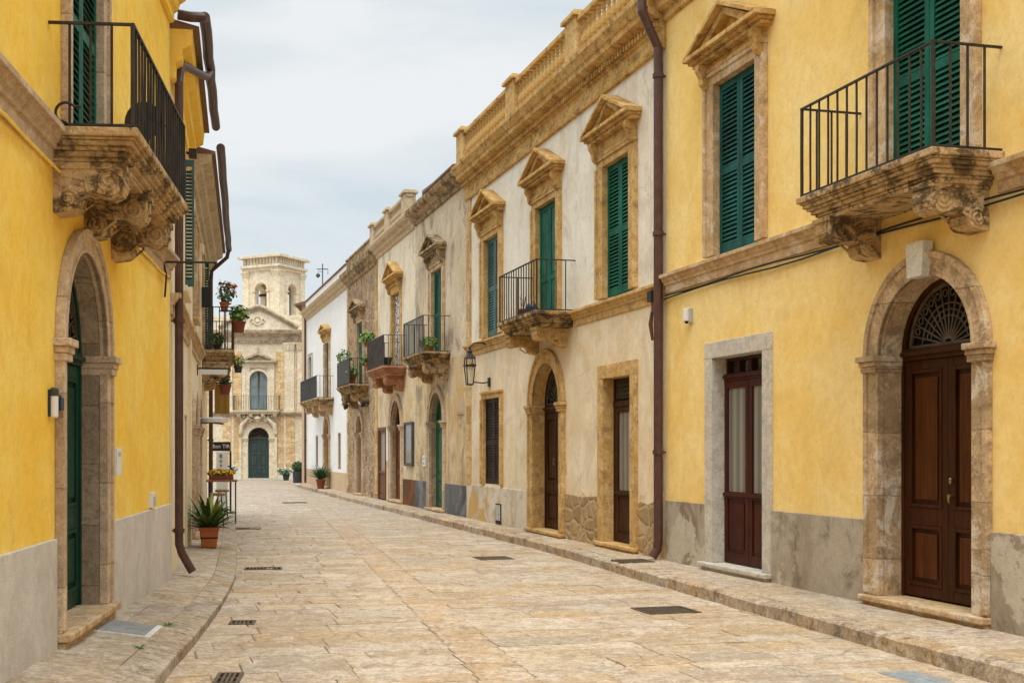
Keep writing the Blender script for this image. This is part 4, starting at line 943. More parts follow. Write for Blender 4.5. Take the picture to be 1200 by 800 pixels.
for a, b in ((-2.76, -2.28), (-2.1, -1.52), (1.52, 2.1), (2.28, 2.76)):
    m = h.mb(); m.box(a, b, -.02, .12, 3.95, 7.55); m.box(a-.03, b+.03, -.02, .16, 3.95, 4.12)
    m.box(a-.02, b+.02, -.02, .15, 7.55, 7.62); m.frustum((a+b)/2, .07, 7.62, 7.92, (b-a)/2, .1, (b-a)/2+.06, .15); m.box(a-.08, b+.08, -.02, .24, 7.92, 8.0)
    for k in range(3): m.tube([(a+.08+k*(b-a-.16)/2, .16, 7.66), (a+.08+k*(b-a-.16)/2, .22, 7.86), (a+.08+k*(b-a-.16)/2, .26, 7.80)], .03, 6)
    m.build('pilaster', 'church_stone', h.root, .01)
plinth(h, [(-2.76, -1.1), (1.1, 2.76)], .72, 'marble', .1)
cornice(h, -2.8, 2.8, [(.08, 8.0), (.1, 8.14), (.13, 8.15), (.13, 8.38), (.2, 8.42), (.24, 8.5), (.36, 8.55), (.4, 8.68), (.4, 8.76)], 'church_dark')
cornice(h, -2.8, 2.8, [(.06, 3.72), (.09, 3.78), (.16, 3.82), (.2, 3.9), (.2, 3.97)], 'church_dark', 'string_course')
# curved gable: raised centre, sweeping down to both sides, with a roll moulding and a carved medallion
def gable(t): return max(8.76, 10.1-.60*(math.sqrt((2.35*t)**2+.12)-.346))
N = 28; top = [(2.35*(1-2*k/N), gable(1-2*k/N)) for k in range(N+1)]
m = h.mb(); m.prism_uz([(-2.35, 8.76), (2.35, 8.76)]+[(a, b+.001) for a, b in top[1:-1]], -.5, .05); g_ = m.build('gable', 'church_stone', h.root, 0)
m = h.mb(); m.tube([(a, .12, b+.04) for a, b in top], .12, 8); m.tube([(a*.93, .08, 8.76+(b-8.76)*.86) for a, b in top], .05, 6); m.build('gable_moulding', 'church_dark', g_)
m = h.mb(); m.ring(-.05, 9.33, .2, .28, .04, .12, 0, 2*PI, 20); m.ring(-.05, 9.33, 0.01, .12, .04, .15, 0, 2*PI, 14)
for sg in (-1, 1): m.tube([(-.05+sg*(.34+.1*math.cos(a)), .09, 9.3+.12*math.sin(a)) for a in [k*.5 for k in range(11)]], .04, 6)
m.build('medallion', 'church_stone', g_)
# portal
dr = arch_door(h, 0, .98, .62, 2.45, .10, .22, 'church_stone', 'church_green', 2, None, leaf_top=2.36, panels=[(.25, .7), (.8, 1.5), (1.6, 2.25)])
m = h.mb()
for sg in (-1, 1): m.box(min(sg*.98, sg*1.1), max(sg*.98, sg*1.1), -.02, .16, .05, 2.5); m.tube([(sg*1.02, .12, 2.7), (sg*.95, .2, 3.2), (sg*.55, .22, 3.62), (sg*.38, .2, 3.5), (sg*.5, .2, 3.38)], [.12, .13, .12, .08, .05], 8)
m.tube([(0, .12, 3.42), (0, .25, 3.6), (0, .15, 3.78)], [.12, .22, .1], 10)
for k in range(9): m.lathe(-.8+k*.2, .18, [(.02, 3.62+.05*math.sin(k)), (.09, 3.66), (.05, 3.8)], 7)
m.build('carved_crest', 'church_stone', dr, 0)
m = h.mb(); m.box(-1.25, 1.25, -.02, .42, -.03, .05); m.box(-1.1, 1.1, -.02, .22, .05, .098); m.build('doorstep', 'grey_stone', dr, .01)
# balcony window
m = h.mb()
for sg in (-1, 1): a, b = sorted((sg*.52, sg*.94)); m.box(a, b, -.18, .08, 4.0, 6.55); a, b = sorted((sg*.74, sg*.94)); m.box(a, b, .08, .13, 4.0, 6.45)
m.ring(0, 5.85, .52, .66, -.18, .085); m.prism_uz([(-.94, 6.55), (.94, 6.55), (.94, 6.85), (-.94, 6.85)], -.02, .09)
for p_ in ([(-.52, 5.9), (-.52, 6.549), (0, 6.549), (0, 6.51)]+[(-.66*math.sin(a), 5.85+.66*math.cos(a)) for a in (.3, .6, .9)],): pass
w_ = m.build('window', 'church_stone', h.root, .01)
m = h.mb(); m.box(-1.12, 1.12, -.02, .3, 6.86, 6.98)
for sg in (-1, 1): m.prism_uz([(sg*1.14, 6.981), (0, 7.46), (0, 7.30), (sg*.8, 6.981)], -.02, .28+.001*sg)
m.prism_uz([(-.9, 6.982), (.9, 6.982), (0, 7.36)], -.02, .1); m.lathe(0, .15, [(.06, 7.44), (.09, 7.5), (.05, 7.58), (.08, 7.64), (.03, 7.74)], 8); m.build('pediment', 'church_dark', w_, .008)
for sg in (-1, 1):
    a, b = sorted((sg*.01, sg*.52)); m = h.mb(); m.prism_uz([(a, 4.05), (b, 4.05)]+[p for p in arch(0, .52, 5.85) if a-.001 <= p[0] <= b+.001][:: 1], -.14, -.10)
    for z0, z1 in ((4.15, 4.75), (4.85, 5.35), (5.45, 5.9)): m.box(a+.07, b-.07, -.10, -.085, z0, z1)
    m.build('shutter', 'grey_blue_paint', w_, 0)
balcony(h, -1.42, 1.30, .55, 4.06, .85, (-1.1, -.4, .3, 1.0), 'church_stone', ch=.26, cproj=.4, cw=.2, th=.2, iron='iron_grey', spacing=.14)
# lower wings and the nave shoulders
for a, b, z in ((-6.6, -2.79, 8.6), (2.79, 6.4, 7.6)):
    m = h.mb(); m.box(a, b, -9, -.35, -.1, z); w_ = m.build('side_wing', 'church_panel', h.root)
    m = h.mb(); m.box(a-.1, b+.02, -9.1, -.15, z, z+.22); m.build('cornice', 'church_dark', w_, .01)
m = h.mb(); m.box(-2.7, 2.7, -13.5, -.52, 8.755, 9.5); m.box(-2.8, 2.8, -13.6, -.51, 9.5, 9.68); m.build('nave', 'church_stone', h.root, .01)
# bell tower, turned about 28 degrees to the street, hollow, with a bell
th_ = rad(28); A_ = 2.62; Cx, Cy = (327-520)/1400*72+10.85, 71.9-70      # nearest corner, local x and y (into the picture)
ex, ey = (-math.cos(th_), math.sin(th_)), (math.sin(th_), math.cos(th_))
cx_, cy_ = Cx+(ex[0]+ey[0])*A_/2, Cy+(ex[1]+ey[1])*A_/2
def face_xf(k):
    ang = -th_+k*PI/2; c, q = math.cos(ang), math.sin(ang)
    def f(p):
        u, d, z = p; x, y = u, -A_/2-d         # front face looks towards -y
        X, Y_ = cx_+x*c-y*q, cy_+x*q+y*c
        return (X, -Y_, z)
    return f
twr = None
ZB, ZT, ZA = 9.2, 12.95, 11.42
for k in range(4):
    m = MB(h.u0, face_xf(k)); hw = A_/2; r0 = .44; fl = [(-hw, ZB), (hw, ZB), (hw, ZT), (-hw, ZT)]; ho = hole_arch(0, r0, ZA, 9.75)
    for dd in (0, -.34):
        lp = [fl, ho] if dd == 0 else [[(-hw+.34, ZB), (hw-.34, ZB), (hw-.34, ZT), (-hw+.34, ZT)], ho]
        tri = tessellate_polygon([[Vector((a, b, 0)) for a, b in l] for l in lp]); m.add([(a, dd, b) for l in lp for a, b in l], [tuple(t) for t in tri])
    n = len(ho); m.add([(a, 0, b) for a, b in ho]+[(a, -.34, b) for a, b in ho], [(i, (i+1) % n, n+(i+1) % n, n+i) for i in range(n)])
    if twr is None: twr = m.build('bell_tower', 'church_stone', h.root)
    else: m.build('tower_wall', 'church_stone', twr)
    m = MB(h.u0, face_xf(k))
    for sg in (-1, 1):
        a, b = sorted((sg*(hw-.42), sg*(hw+.05))); m.box(a, b, -.05, .07, ZB, 12.25); m.frustum((a+b)/2, .01, 12.25, 12.52, (b-a)/2, .07, (b-a)/2+.07, .14)
        m.box(a-.08, b+.08, -.05, .17, 12.52, 12.6)
        a, b = sorted((sg*.45, sg*.62)); m.box(a, b, -.3, .07, 9.6, ZA); m.box(a-.05, b+.05, -.2, .12, ZA-.08, ZA)
    m.ring(0, ZA, .45, .62, -.3, .071, 0, PI, 18)
    m.box(-hw-.05, hw+.05, -.05, .10, 12.62, 12.8); m.build('pilaster', 'church_stone', twr, .01)
    m = MB(h.u0, face_xf(k)); m.box(-hw-.16, hw+.16, -.2, .2+.001*k, 12.8+.001*k, 12.96)
    m.box(-hw-.02, hw+.02, -.25, .02+.001*k, 12.96, 13.38)
    for q in range(11): m.box(-hw+.06+q*.235, -hw+.22+q*.235, 0, .085, 13.0, 13.37)
    m.box(-hw-.28, hw+.28, -.3, .30+.001*k, 13.38+.001*k, 13.54); m.build('cornice', 'church_stone', twr, .012)
m = MB(h.u0, face_xf(0)); m.box(-A_/2-.12, A_/2+.12, -A_-.12, .12, 9.0, 9.2); m.box(-A_/2-.2, A_/2+.2, -A_-.2, .2, 8.7, 9.0); m.box(-A_/2+.0, A_/2-.0, -A_, 0, 13.4, 13.5); m.build('tower_base', 'church_stone', twr, .01)
m = MB(h.u0, face_xf(0)); m.lathe(0, -A_/2, [(.40, 10.35), (.36, 10.5), (.27, 10.75), (.22, 11.0), (.18, 11.1), (.05, 11.15), (.05, 11.6)], 16); m.box(-1.1, 1.1, -A_/2-.06, -A_/2+.06, 11.25, 11.4); m.build('bell', 'bronze', twr)

# low house whose tiled eave shows past the white house
bh = empty('low_house', (-7.15, 60.2, 0), 0, 'plain low house whose dark tiled eave sticks out beyond the white house', 'house', GRP)
m = MB(); m.box(0, 6, -6, 0, -.1, 9.0); m.build('wall', 'sand_dado', bh)
m = MB(); m.prism_uz([(-.32, 9.0), (-.40, 9.05), (3, 10.0), (6.4, 9.05), (6.3, 9.0)], -6.3, .3); m.build('roof', 'tile', bh)

# ================================================================== THINGS ON THE WALLS
def mount(name, face, u, d, z, label, cat, group=None):
    return empty(name, face.at(u, d, z), face.rz, label, cat, group)
def bx(par, name, mat, u0, u1, d0, d1, z0, z1, bev=.004):
    m = MB(); m.box(u0, u1, d0, d1, z0, z1); return m.build(name, mat, par, bev)

# iron lantern on its bracket
lu, lz = RF.uz(550.5, 455, .45)
t = mount('wall_lantern', RF, lu, .45, lz, 'black iron street lantern on a wall bracket at the corner of the cream house', 'lantern')
m = MB(); r0, r1, z0, z1, z2 = .062, .10, .10, .50, .66
for sx in (-1, 1):
    for sy in (-1, 1): m.tube([(sx*r0, sy*r0, z0), (sx*r1, sy*r1, z1), (sx*r1*.9, sy*r1*.9, z2)], .012, 6)
m.frustum(0, 0, z0-.03, z0, .06, .06, r0+.01, r0+.01); m.box(-r1-.02, r1+.02, -r1-.02, r1+.02, z1-.015, z1+.02)
m.box(-.24, .24, -.018, .018, z1-.02, z1+.022); m.lathe(-.24, 0, [(.01, z1-.05), (.035, z1-.02), (.035, z1+.02), (.01, z1+.05)], 8); m.lathe(.24, 0, [(.01, z1-.05), (.04, z1-.02), (.04, z1+.02), (.01, z1+.05)], 8)
m.build('frame', 'iron', t)
m = MB(); m.frustum(0, 0, z2, z2+.12, .115, .115, .04, .04); m.lathe(0, 0, [(.05, z2+.12), (.06, z2+.16), (.02, z2+.2), (.035, z2+.23), (.01, z2+.27)], 8); m.build('cap', 'iron', t)
m = MB(); m.frustum(0, 0, z0, z1-.02, r0-.006, r0-.006, r1-.008, r1-.008); m.build('glass_pane', 'lamp_glass', t)
m = MB(); m.tube([(0, 0, z2+.25), (-.02, -.10, z2+.34), (-.05, -.28, z2+.36), (-.06, -.46, z2+.30)], .016, 8); m.tube([(.02, -.44, z0+.05), (.03, -.3, z0+.02), (.02, -.1, z0+.04), (0, -.06, z0)], .014, 8)
m.box(-.09, -.03, -.452, -.43, z2+.2, z2+.4); m.box(-.02, .10, -.452, -.41, z0-.06, z0+.14); m.build('bracket', 'iron', t)

t = mount('meter_box', RF, -26.42, 0, .38, 'small grey meter door low in the cream wall, left of the arched brown door', 'meter box')
bx(t, 'frame', 'dark_brown_paint', -.20, .20, -.02, .045, -.22, .22); bx(t, 'door', 'grey_plastic', -.165, .165, .02, .052, -.14, .19); m = MB(); m.lathe(.1, .055, [(.012, -.01), (.02, 0), (.012, .01)], 8); m.build('lock', 'iron', t)
t = mount('intercom', RF, -33.58, .0, 1.45, 'pale grey intercom plate beside the green arched door of the beige house', 'intercom')
bx(t, 'plate', 'white_plastic', -.16, .16, -.01, .03, -.15, .15); bx(t, 'speaker_grille', 'grey_plastic', -.08, .08, .03, .036, .03, .1)
for k in range(3): bx(t, 'button', 'iron_grey', -.05+k*.04, -.03+k*.04, .03, .04, -.08, -.05, 0)
t = mount('wall_hatch', RF, -29.74, 0, 2.8, 'weathered square hatch set high in the beige wall by the lantern', 'hatch')
bx(t, 'frame', 'tan_cornice', -.32, .32, -.01, .02, -.19, .19); bx(t, 'panel', 'sand_dado', -.27, .27, -.01, .028, -.15, .15)
t = mount('notice_board', RF, -35.45, 0, 1.92, 'tall grey framed notice case between the orange brown door and the green door', 'notice board')
m = MB()
for (a, b, c, d_) in ((-.55, -.47, -.63, .63), (.47, .55, -.63, .63), (-.47, .47, -.63, -.56), (-.47, .47, .56, .63)): m.box(a, b, -.01, .08, c, d_)
m.build('frame', 'iron_grey', t, .004); bx(t, 'panel', 'faded_green_paint', -.47, .47, -.01, .03, -.56, .56); bx(t, 'glass_pane', 'curtain', -.46, .46, .04, .046, -.55, .55, 0)
t = mount('wall_sign', RF, -38.72, 0, 1.92, 'narrow white sign panel on the wall right of the glazed brown door', 'sign')
bx(t, 'plate', 'white_plastic', -.14, .14, -.01, .035, -.52, .52); bx(t, 'backing', 'grey_plastic', -.16, .16, -.012, .012, -.54, .54)
def spot(u, d, z, label):
    t = mount('wall_spotlight', RF, u, d, z, label, 'spotlight', 'round black spotlights under the balconies')
    m = MB(); m.tube([(0, .0, 0), (0, .09, -.01), (0, .16, -.04)], [.10, .13, .14], 14); m.build('housing', 'iron', t)
    m = MB(); m.tube([(0, .155, -.036), (0, .166, -.045)], .115, 14); m.build('lens', 'lamp_glass', t)
    m = MB(); m.tube([(0, -.1, .02), (0, 0, 0)], .03, 8); m.box(-.06, .06, -.12, -.1, -.06, .1); m.build('bracket', 'iron', t)
    return t
u_, z_ = RF.uz(422, 472, .3); spot(u_, .14, z_, 'round black spotlight on the rubble stone wall above its arched door')
u_, z_ = RF.uz(405.5, 475, .2); spot(u_, .14, z_, 'round black spotlight at the corner between white wall and rubble stone')
t = mount('alarm_sensor', RF, -17.13, 0, 3.62, 'small white sensor box on yellow wall right of the thick brown drainpipe', 'sensor')
bx(t, 'housing', 'white_plastic', -.08, .02, .02, .09, -.08, .10, .012); bx(t, 'bracket', 'grey_plastic', .02, .06, -.01, .05, -.10, .09); m = MB(); m.lathe(-.03, .055, [(.02, -.11), (.03, -.08)], 10); m.build('lens', 'rubber', t)
t = mount('rusty_bracket', RF, -18.26, .03, 3.80, 'rust red bracket with a dark box squeezed beside the thick brown drainpipe', 'bracket')
bx(t, 'box', 'iron', -.05, .10, .0, .12, .14, .30); bx(t, 'plate', 'dark_terracotta', -.10, .07, 0, .03, -.02, .15); m = MB(); m.tube([(-.06, .03, .0), (-.07, .05, -.18), (-.05, .03, -.42)], [.025, .035, .02], 8); m.build('strap', 'rust_dado', t)
u_, z_ = RF.uz(378, 330, -.9); P_ = RF.at(u_, -.9, 8.28)
t = empty('iron_cross', P_, 0, 'tall thin iron cross standing on the roof of the white house', 'cross')
zt = RF.uz(378, 309, -.9)[1]-8.28
m = MB(); m.tube([(0, 0, 0), (0, 0, zt)], .026, 8); m.tube([(-.27, 0, zt-.26), (.27, 0, zt-.26)], .024, 8); m.build('shaft', 'iron_grey', t)
m = MB(); m.lathe(-.22, 0, [(.02, zt-.68), (.10, zt-.62), (.10, zt-.52), (.02, zt-.46)], 8); m.tube([(-.22, 0, zt-.5), (-.2, 0, zt-.36), (0, 0, zt-.4)], .014, 6); m.lathe(.26, 0, [(.01, zt-.50), (.03, zt-.47), (.01, zt-.44)], 8); m.tube([(.26, 0, zt-.28), (.26, 0, zt-.46)], .01, 6); m.build('ornament', 'iron_grey', t)

t = mount('bell_push', LF, 8.92, .0, 2.10, 'small white dark-capped canister on the left yellow wall beside the green door', 'wall device')
m = MB(); m.lathe(0, .04, [(.022, -.11), (.03, -.10), (.03, .05), (.027, .055)], 14); m.build('body', 'white_plastic', t)
m = MB(); m.lathe(0, .04, [(.031, .05), (.033, .06), (.033, .10), (.02, .115)], 14); m.build('cap', 'iron_grey', t)
m = MB(); m.box(-.03, .03, -.01, .02, -.1, .1); m.box(.05, .17, .01, .055, .045, .065); m.box(.07, .165, .0, .075, -.05, .044); m.tube([(0, .04, .052), (.09, .04, .052)], .010, 8); m.build('holder', 'navy_plastic', t, .008)
t = mount('intercom', LF, 11.31, .045, 1.64, 'plain white intercom plate right of the green arched door on the yellow wall', 'intercom')
bx(t, 'plate', 'white_plastic', -.12, .12, -.055, .03, -.13, .13); bx(t, 'lens', 'grey_plastic', -.05, .05, .03, .034, .05, .09, 0)
t = mount('socket_box', LF, 13.6, 0, 1.17, 'tiny white socket box just above the grey base near the drainpipe', 'socket')
bx(t, 'plate', 'white_plastic', -.13, .13, -.01, .035, -.07, .10); bx(t, 'lid', 'grey_plastic', -.03, .09, .035, .045, -.05, .05)
t = mount('bracket_arm', LF, 14.35, 0, 4.0, 'straight black iron arm sticking out across the left end of the yellow house', 'bracket')  # plain iron bracket arm fixed to the wall, carries no banner
m = MB(); m.tube([(0, 0, 0), (.0, .64, .0)], .014, 8); m.tube([(0, .64, .0), (0, .66, -.02)], .02, 8); m.tube([(.02, .03, -.02), (.02, .06, -.16), (.03, .04, -.42)], .012, 6); m.build('rod', 'iron', t)
bx(t, 'wall_plate', 'iron', -.05, .05, -.01, .02, -.06, .06)
t = empty('satellite_dish', (-2.585, 10.35, 4.16), rad(-12), 'dark round dish standing behind the railing of the left balcony', 'satellite dish')
m = MB(); N_ = 22; vs = [(0, .0, .42)]; fs = []
for r_i, (r, dd) in enumerate(((.07, .008), (.12, .022), (.165, .045), (.17, .052))):
    for k in range(N_): vs.append((r*math.cos(2*PI*k/N_), dd, .42+r*math.sin(2*PI*k/N_)))
for k in range(N_): fs.append((0, 1+k, 1+(k+1) % N_))
for q in range(3):
    for k in range(N_): fs.append((1+q*N_+k, 1+q*N_+(k+1) % N_, 1+(q+1)*N_+(k+1) % N_, 1+(q+1)*N_+k))
m.add(vs, fs); m.add([(a, b-.014, c) for a, b, c in vs], fs); m.build('dish', 'iron', t)
m = MB(); m.tube([(0, -.02, 0), (0, -.03, .42)], .014, 8); m.box(-.09, .09, -.11, .07, -.005, .012); m.tube([(0, -.02, .2), (0, .14, .28), (0, .19, .40)], .009, 6); m.build('stand', 'iron', t)
t = mount('floodlight', LA, 18.4, 0, 6.25, 'small dark floodlight high on the cream wall beneath the yellow cornice', 'floodlight')
bx(t, 'housing', 'iron', -.09, .09, .10, .22, -.06, .06); m = MB(); m.tube([(0, -.01, .03), (0, .12, .0)], .02, 8); m.build('arm', 'iron', t)

# ================================================================== PLANTS
def blade_mb(n, L, w, up, base_r=.05, z0=0, seed=1, spread=1.0):
    r = random.Random(seed); m = MB()
    for k in range(n):
        a = k*2.4+r.uniform(-.3, .3); el = up*(1-.75*(k/n))+r.uniform(-.1, .1); l = L*r.uniform(.75, 1.1); dr = r.uniform(.6, 1.3)
        p = Vector((base_r*math.cos(a)*r.random(), base_r*math.sin(a)*r.random(), z0)); vs = []; S_ = 6
        for i in range(S_+1):
            t_ = i/S_; e = el-dr*t_*t_*1.1; ww = w*(math.sin(PI*min(1, .12+.88*t_))**.6)*(1-t_**3) * .5+.002
            dirv = Vector((math.cos(a)*math.cos(e)*spread, math.sin(a)*math.cos(e)*spread, math.sin(e)))
            sd_ = Vector((-math.sin(a), math.cos(a), 0)); nrm = dirv.cross(sd_)
            vs += [tuple(p+sd_*ww-nrm*ww*.4), tuple(p), tuple(p-sd_*ww-nrm*ww*.4)]; p = p+dirv*(l/S_)
        m.add(vs, [(3*i+j, 3*i+j+1, 3*i+j+4, 3*i+j+3) for i in range(S_) for j in (0, 1)])
    return m
def bush_mb(c, R, n, size, seed=1, up=.3, shell=.45):
    r = random.Random(seed); m = MB()
    for k in range(n):
        v_ = Vector((r.gauss(0, 1), r.gauss(0, 1), r.gauss(0, 1))).normalized()*(shell+(1-shell)*r.random())
        p = Vector((c[0]+v_.x*R[0], c[1]+v_.y*R[1], c[2]+v_.z*R[2])); s_ = size*r.uniform(.6, 1.25)
        nrm = (v_*.7+Vector((r.uniform(-.6, .6), r.uniform(-.6, .6), up+r.uniform(-.4, .5)))).normalized()
        a = nrm.orthogonal().normalized(); a = Matrix.Rotation(r.uniform(0, 6.28), 3, nrm) @ a; b = nrm.cross(a)
        m.add([tuple(p-a*s_), tuple(p-a*s_*.2+b*s_*.55+nrm*s_*.12), tuple(p+a*s_*.6+b*s_*.35+nrm*s_*.1), tuple(p+a*s_), tuple(p+a*s_*.6-b*s_*.35+nrm*s_*.1), tuple(p-a*s_*.2-b*s_*.55+nrm*s_*.12)],
              [(0, 1, 2, 3), (0, 3, 4, 5)])
    return m
def stems_mb(c, top, n, seed=1, r=.006):
    q = random.Random(seed); m = MB()
    for k in range(n):
        x, y, z = top; e = (c[0]+q.uniform(-x, x), c[1]+q.uniform(-y, y), c[2]+z*q.uniform(.6, 1))
        m.tube([c, ((c[0]+e[0])/2+q.uniform(-.02, .02), (c[1]+e[1])/2, (c[2]+e[2])/2), e], r, 5)
    return m
def round_pot(par, mat, r, hh, rim=True, name='pot'):
    m = MB(); pr = [(r*.68, 0), (r*.74, hh*.3), (r*.92, hh*.82), (r*1.0, hh*.82), (r*1.02, hh), (r*.9, hh), (r*.86, hh*.9), (.01, hh*.9)]
    m.lathe(0, 0, pr, 18); p = m.build(name, mat, par)
    m = MB(); m.lathe(0, 0, [(.01, hh*.9), (r*.87, hh*.905), (.01, hh*.93)], 14); m.build('soil', 'soil', par); return p
def square_pot(par, mat, r, hh, band=True):
    m = MB(); m.frustum(0, 0, 0, hh*.82, r*.74, r*.74, r*.94, r*.94); m.frustum(0, 0, hh*.82, hh, r*1.0, r*1.0, r*1.03, r*1.03); p = m.build('pot', mat, par, .012)
    if band: m = MB(); m.frustum(0, 0, hh*.44, hh*.52, r*.86, r*.86, r*.885, r*.885); m.build('strap', 'rubber', p)
    m = MB(); m.box(-r*.9, r*.9, -r*.9, r*.9, hh*1.001, hh*1.02); m.build('soil', 'soil', par); return p

# striped blade plant by the left wall
t = empty('potted_plant', (-3.93, 20.0, .125), rad(12), 'spiky blade leaved plant in a square terracotta pot against the left wall', 'potted plant')
square_pot(t, 'terracotta', .165, .34)
blade_mb(44, .66, .085, 1.42, .08, .33, 5).build('foliage', 'leaf_blade', t)
blade_mb(8, .72, .12, 1.42, .06, .34, 9, .7).build('young_leaves', 'leaf_yellow', t)
blade_mb(14, .42, .06, .5, .08, .32, 14).build('lower_leaves', 'leaf_dark', t)
# palm by the white house
P_ = RF.at(RF.uz(386, 560)[0]+.4, .42, .15)
t = empty('potted_palm', P_, 0, 'bushy dark green palm in a small red brown pot before the white house', 'potted plant')
round_pot(t, 'dark_terracotta', .20, .40); blade_mb(85, .72, .05, 1.45, .08, .40, 3).build('foliage', 'leaf_dark', t); blade_mb(22, .7, .04, 1.45, .05, .4, 8).build('young_leaves', 'leaf_mid', t)
# pots at the church
t = empty('planter_shrub', (-7.75, 63.6, .0), 0, 'clipped dark shrub in a tall black planter left of the white house', 'potted plant')
m = MB(); m.lathe(0, 0, [(.27, 0), (.30, .62), (.27, .62), (.26, .58), (.01, .58)], 16); m.build('pot', 'pot_black', t); bush_mb((0, 0, .84), (.34, .34, .30), 420, .07, 4).build('foliage', 'leaf_dark', t); bush_mb((0, 0, .9), (.33, .33, .28), 110, .065, 6, .7, .8).build('young_leaves', 'leaf_mid', t)
t = empty('potted_flowers', (-9.05, 68.6, .0), 0, 'low plant with white flowers in a dark pot by the church wall', 'potted plant')
round_pot(t, 'pot_black', .22, .36); bush_mb((-.1, 0, .50), (.46, .3, .22), 200, .07, 5).build('foliage', 'leaf_mid', t); bush_mb((-.25, 0, .52), (.44, .3, .24), 60, .055, 15).build('flowers', 'petal_white', t)
t = empty('potted_flowers', (-12.35, 67.8, .0), 0, 'plant with pale blue flowers left of the church door', 'potted plant')
round_pot(t, 'dark_terracotta', .32, .4); bush_mb((0, 0, .6), (.65, .4, .3), 260, .10, 25).build('foliage', 'leaf_mid', t); bush_mb((0, 0, .68), (.66, .4, .32), 110, .08, 35).build('flowers', 'petal_blue', t)

def balcony_pot(name, face, u, d, z, label, r=.13, hh=.2, potmat='terracotta', leaf='leaf_mid', bush=(.26, .26, .26), n=150, size=.06, seed=1, flower=None, lift=.12):
    t = mount(name, face, u, d, z, label, 'potted plant')
    round_pot(t, potmat, r, hh)
    stems_mb((0, 0, hh*.9), (bush[0]*.6, bush[1]*.6, lift+bush[2]), 7, seed).build('stems', 'leaf_mid', t)
    bush_mb((0, 0, hh+lift), bush, n, size, seed).build('foliage', leaf, t)
    if flower: bush_mb((0, 0, hh+lift+.05), (bush[0]*1.02, bush[1]*1.02, bush[2]*1.02), max(12, n//4), size*.8, seed+50, .6, .8).build('flowers', flower, t)
    return t
balcony_pot('potted_plant', RF, -44.5, .46, 4.0, 'feathery plant rising above the left end of the rubble house balcony', .16, .45, leaf='leaf_light', bush=(.34, .3, .42), n=190, size=.07, seed=2, lift=.55)
balcony_pot('potted_plant', RF, -42.75, .48, 4.0, 'bright leafy plant pressing against the railing of the rubble house balcony', .15, .25, leaf='leaf_light', bush=(.42, .24, .28), n=200, size=.065, seed=3, lift=.16)
t = balcony_pot('potted_plant', RF, -39.0, .62, 5.0, 'green trailing plant hung at the left corner of the reed screened balcony', .13, .16, leaf='leaf_light', bush=(.30, .26, .24), n=170, size=.07, seed=4, lift=.12)
balcony_pot('potted_plant', RF, -38.82, .66, 4.33, 'low green plant hung beneath the trailing plant on the reed screened balcony', .12, .15, leaf='leaf_light', bush=(.26, .24, .18), n=110, size=.065, seed=5, lift=.08)
t = mount('flower_pot', RF, -36.25, .52, 4.2, 'empty black flower pot on the floor of the reddish balcony', 'flower pot'); round_pot(t, 'pot_black', .16, .26)
balcony_pot('potted_plant', RF, -31.15, .46, 4.2, 'small bright shrub on the balcony of the green shuttered beige house', .13, .14, leaf='leaf_light', bush=(.30, .24, .20), n=170, size=.06, seed=6, lift=.10)
t = mount('flower_pot', RF, -23.5, .40, 4.2, 'brown flower pot with a dry stem behind the railing of the cream house balcony', 'flower pot'); round_pot(t, 'dark_terracotta', .13, .22); stems_mb((0, 0, .2), (.12, .12, .3), 5, 3).build('stems', 'wood_tan', t)
t = mount('watering_can', RF, -22.95, .42, 4.2, 'dark blue watering can on the cream house balcony', 'watering can')
m = MB(); m.lathe(0, 0, [(.10, 0), (.12, .02), (.12, .2), (.09, .25), (.07, .25)], 14); m.build('body', 'navy_plastic', t); m = MB(); m.tube([(-.1, 0, .06), (-.2, 0, .16), (-.27, 0, .27)], [.03, .02, .016], 8); m.build('spout', 'navy_plastic', t); m = MB(); m.tube([(.1, 0, .06), (.19, 0, .14), (.14, 0, .28), (.02, 0, .3), (-.06, 0, .25)], .012, 6); m.build('handle', 'navy_plastic', t)
# left balcony plants
def at_px(x, y, Y): return Vector(((x-CX)/F_PX*Y, Y, CAM_H-(y-YH)/F_PX*Y))
P_ = LB.at(26.0, .82, 4.28)
t = empty('hanging_planter', P_, LB.rz, 'round terracotta planter of bright geranium leaves hung outside the left balcony', 'potted plant')
round_pot(t, 'dark_terracotta', .15, .24); bush_mb((0, 0, .42), (.23, .23, .20), 230, .055, 11, .5).build('foliage', 'leaf_light', t); bush_mb((0, 0, .40), (.21, .21, .18), 70, .05, 21, .5).build('darker_leaves', 'leaf_mid', t)  # second, slightly smaller bush of leaves in a darker green
m = MB(); m.tube([(0, -.15, .22), (0, -.19, .24), (0, -.19, .5)], .008, 6); m.build('hook', 'iron', t)
t = mount('flowering_plant', LB, 26.6, .50, 4.82, 'orange red flowering plant raised on a stand above the left balcony railing', 'potted plant')
round_pot(t, 'terracotta', .11, .18); stems_mb((0, 0, .16), (.2, .2, .5), 9, 8).build('stems', 'leaf_mid', t); bush_mb((.0, .05, .40), (.22, .24, .26), 90, .06, 12).build('foliage', 'leaf_mid', t); bush_mb((0, .08, .50), (.20, .24, .20), 34, .055, 13).build('flowers', 'petal_orange', t)
m = MB(); m.tube([(0, 0, 0), (0, 0, -.9)], .012, 6); m.lathe(0, 0, [(.12, -.92), (.12, -.9)], 10); m.lathe(0, 0, [(.12, -.02), (.12, 0)], 10); m.build('stand', 'iron', t)
balcony_pot('potted_plant', LB, 26.25, .35, 3.9, 'small green plant on the floor of the left flowered balcony', .10, .14, 'pot_black', 'leaf_mid', (.18, .18, .16), 90, .05, 31)
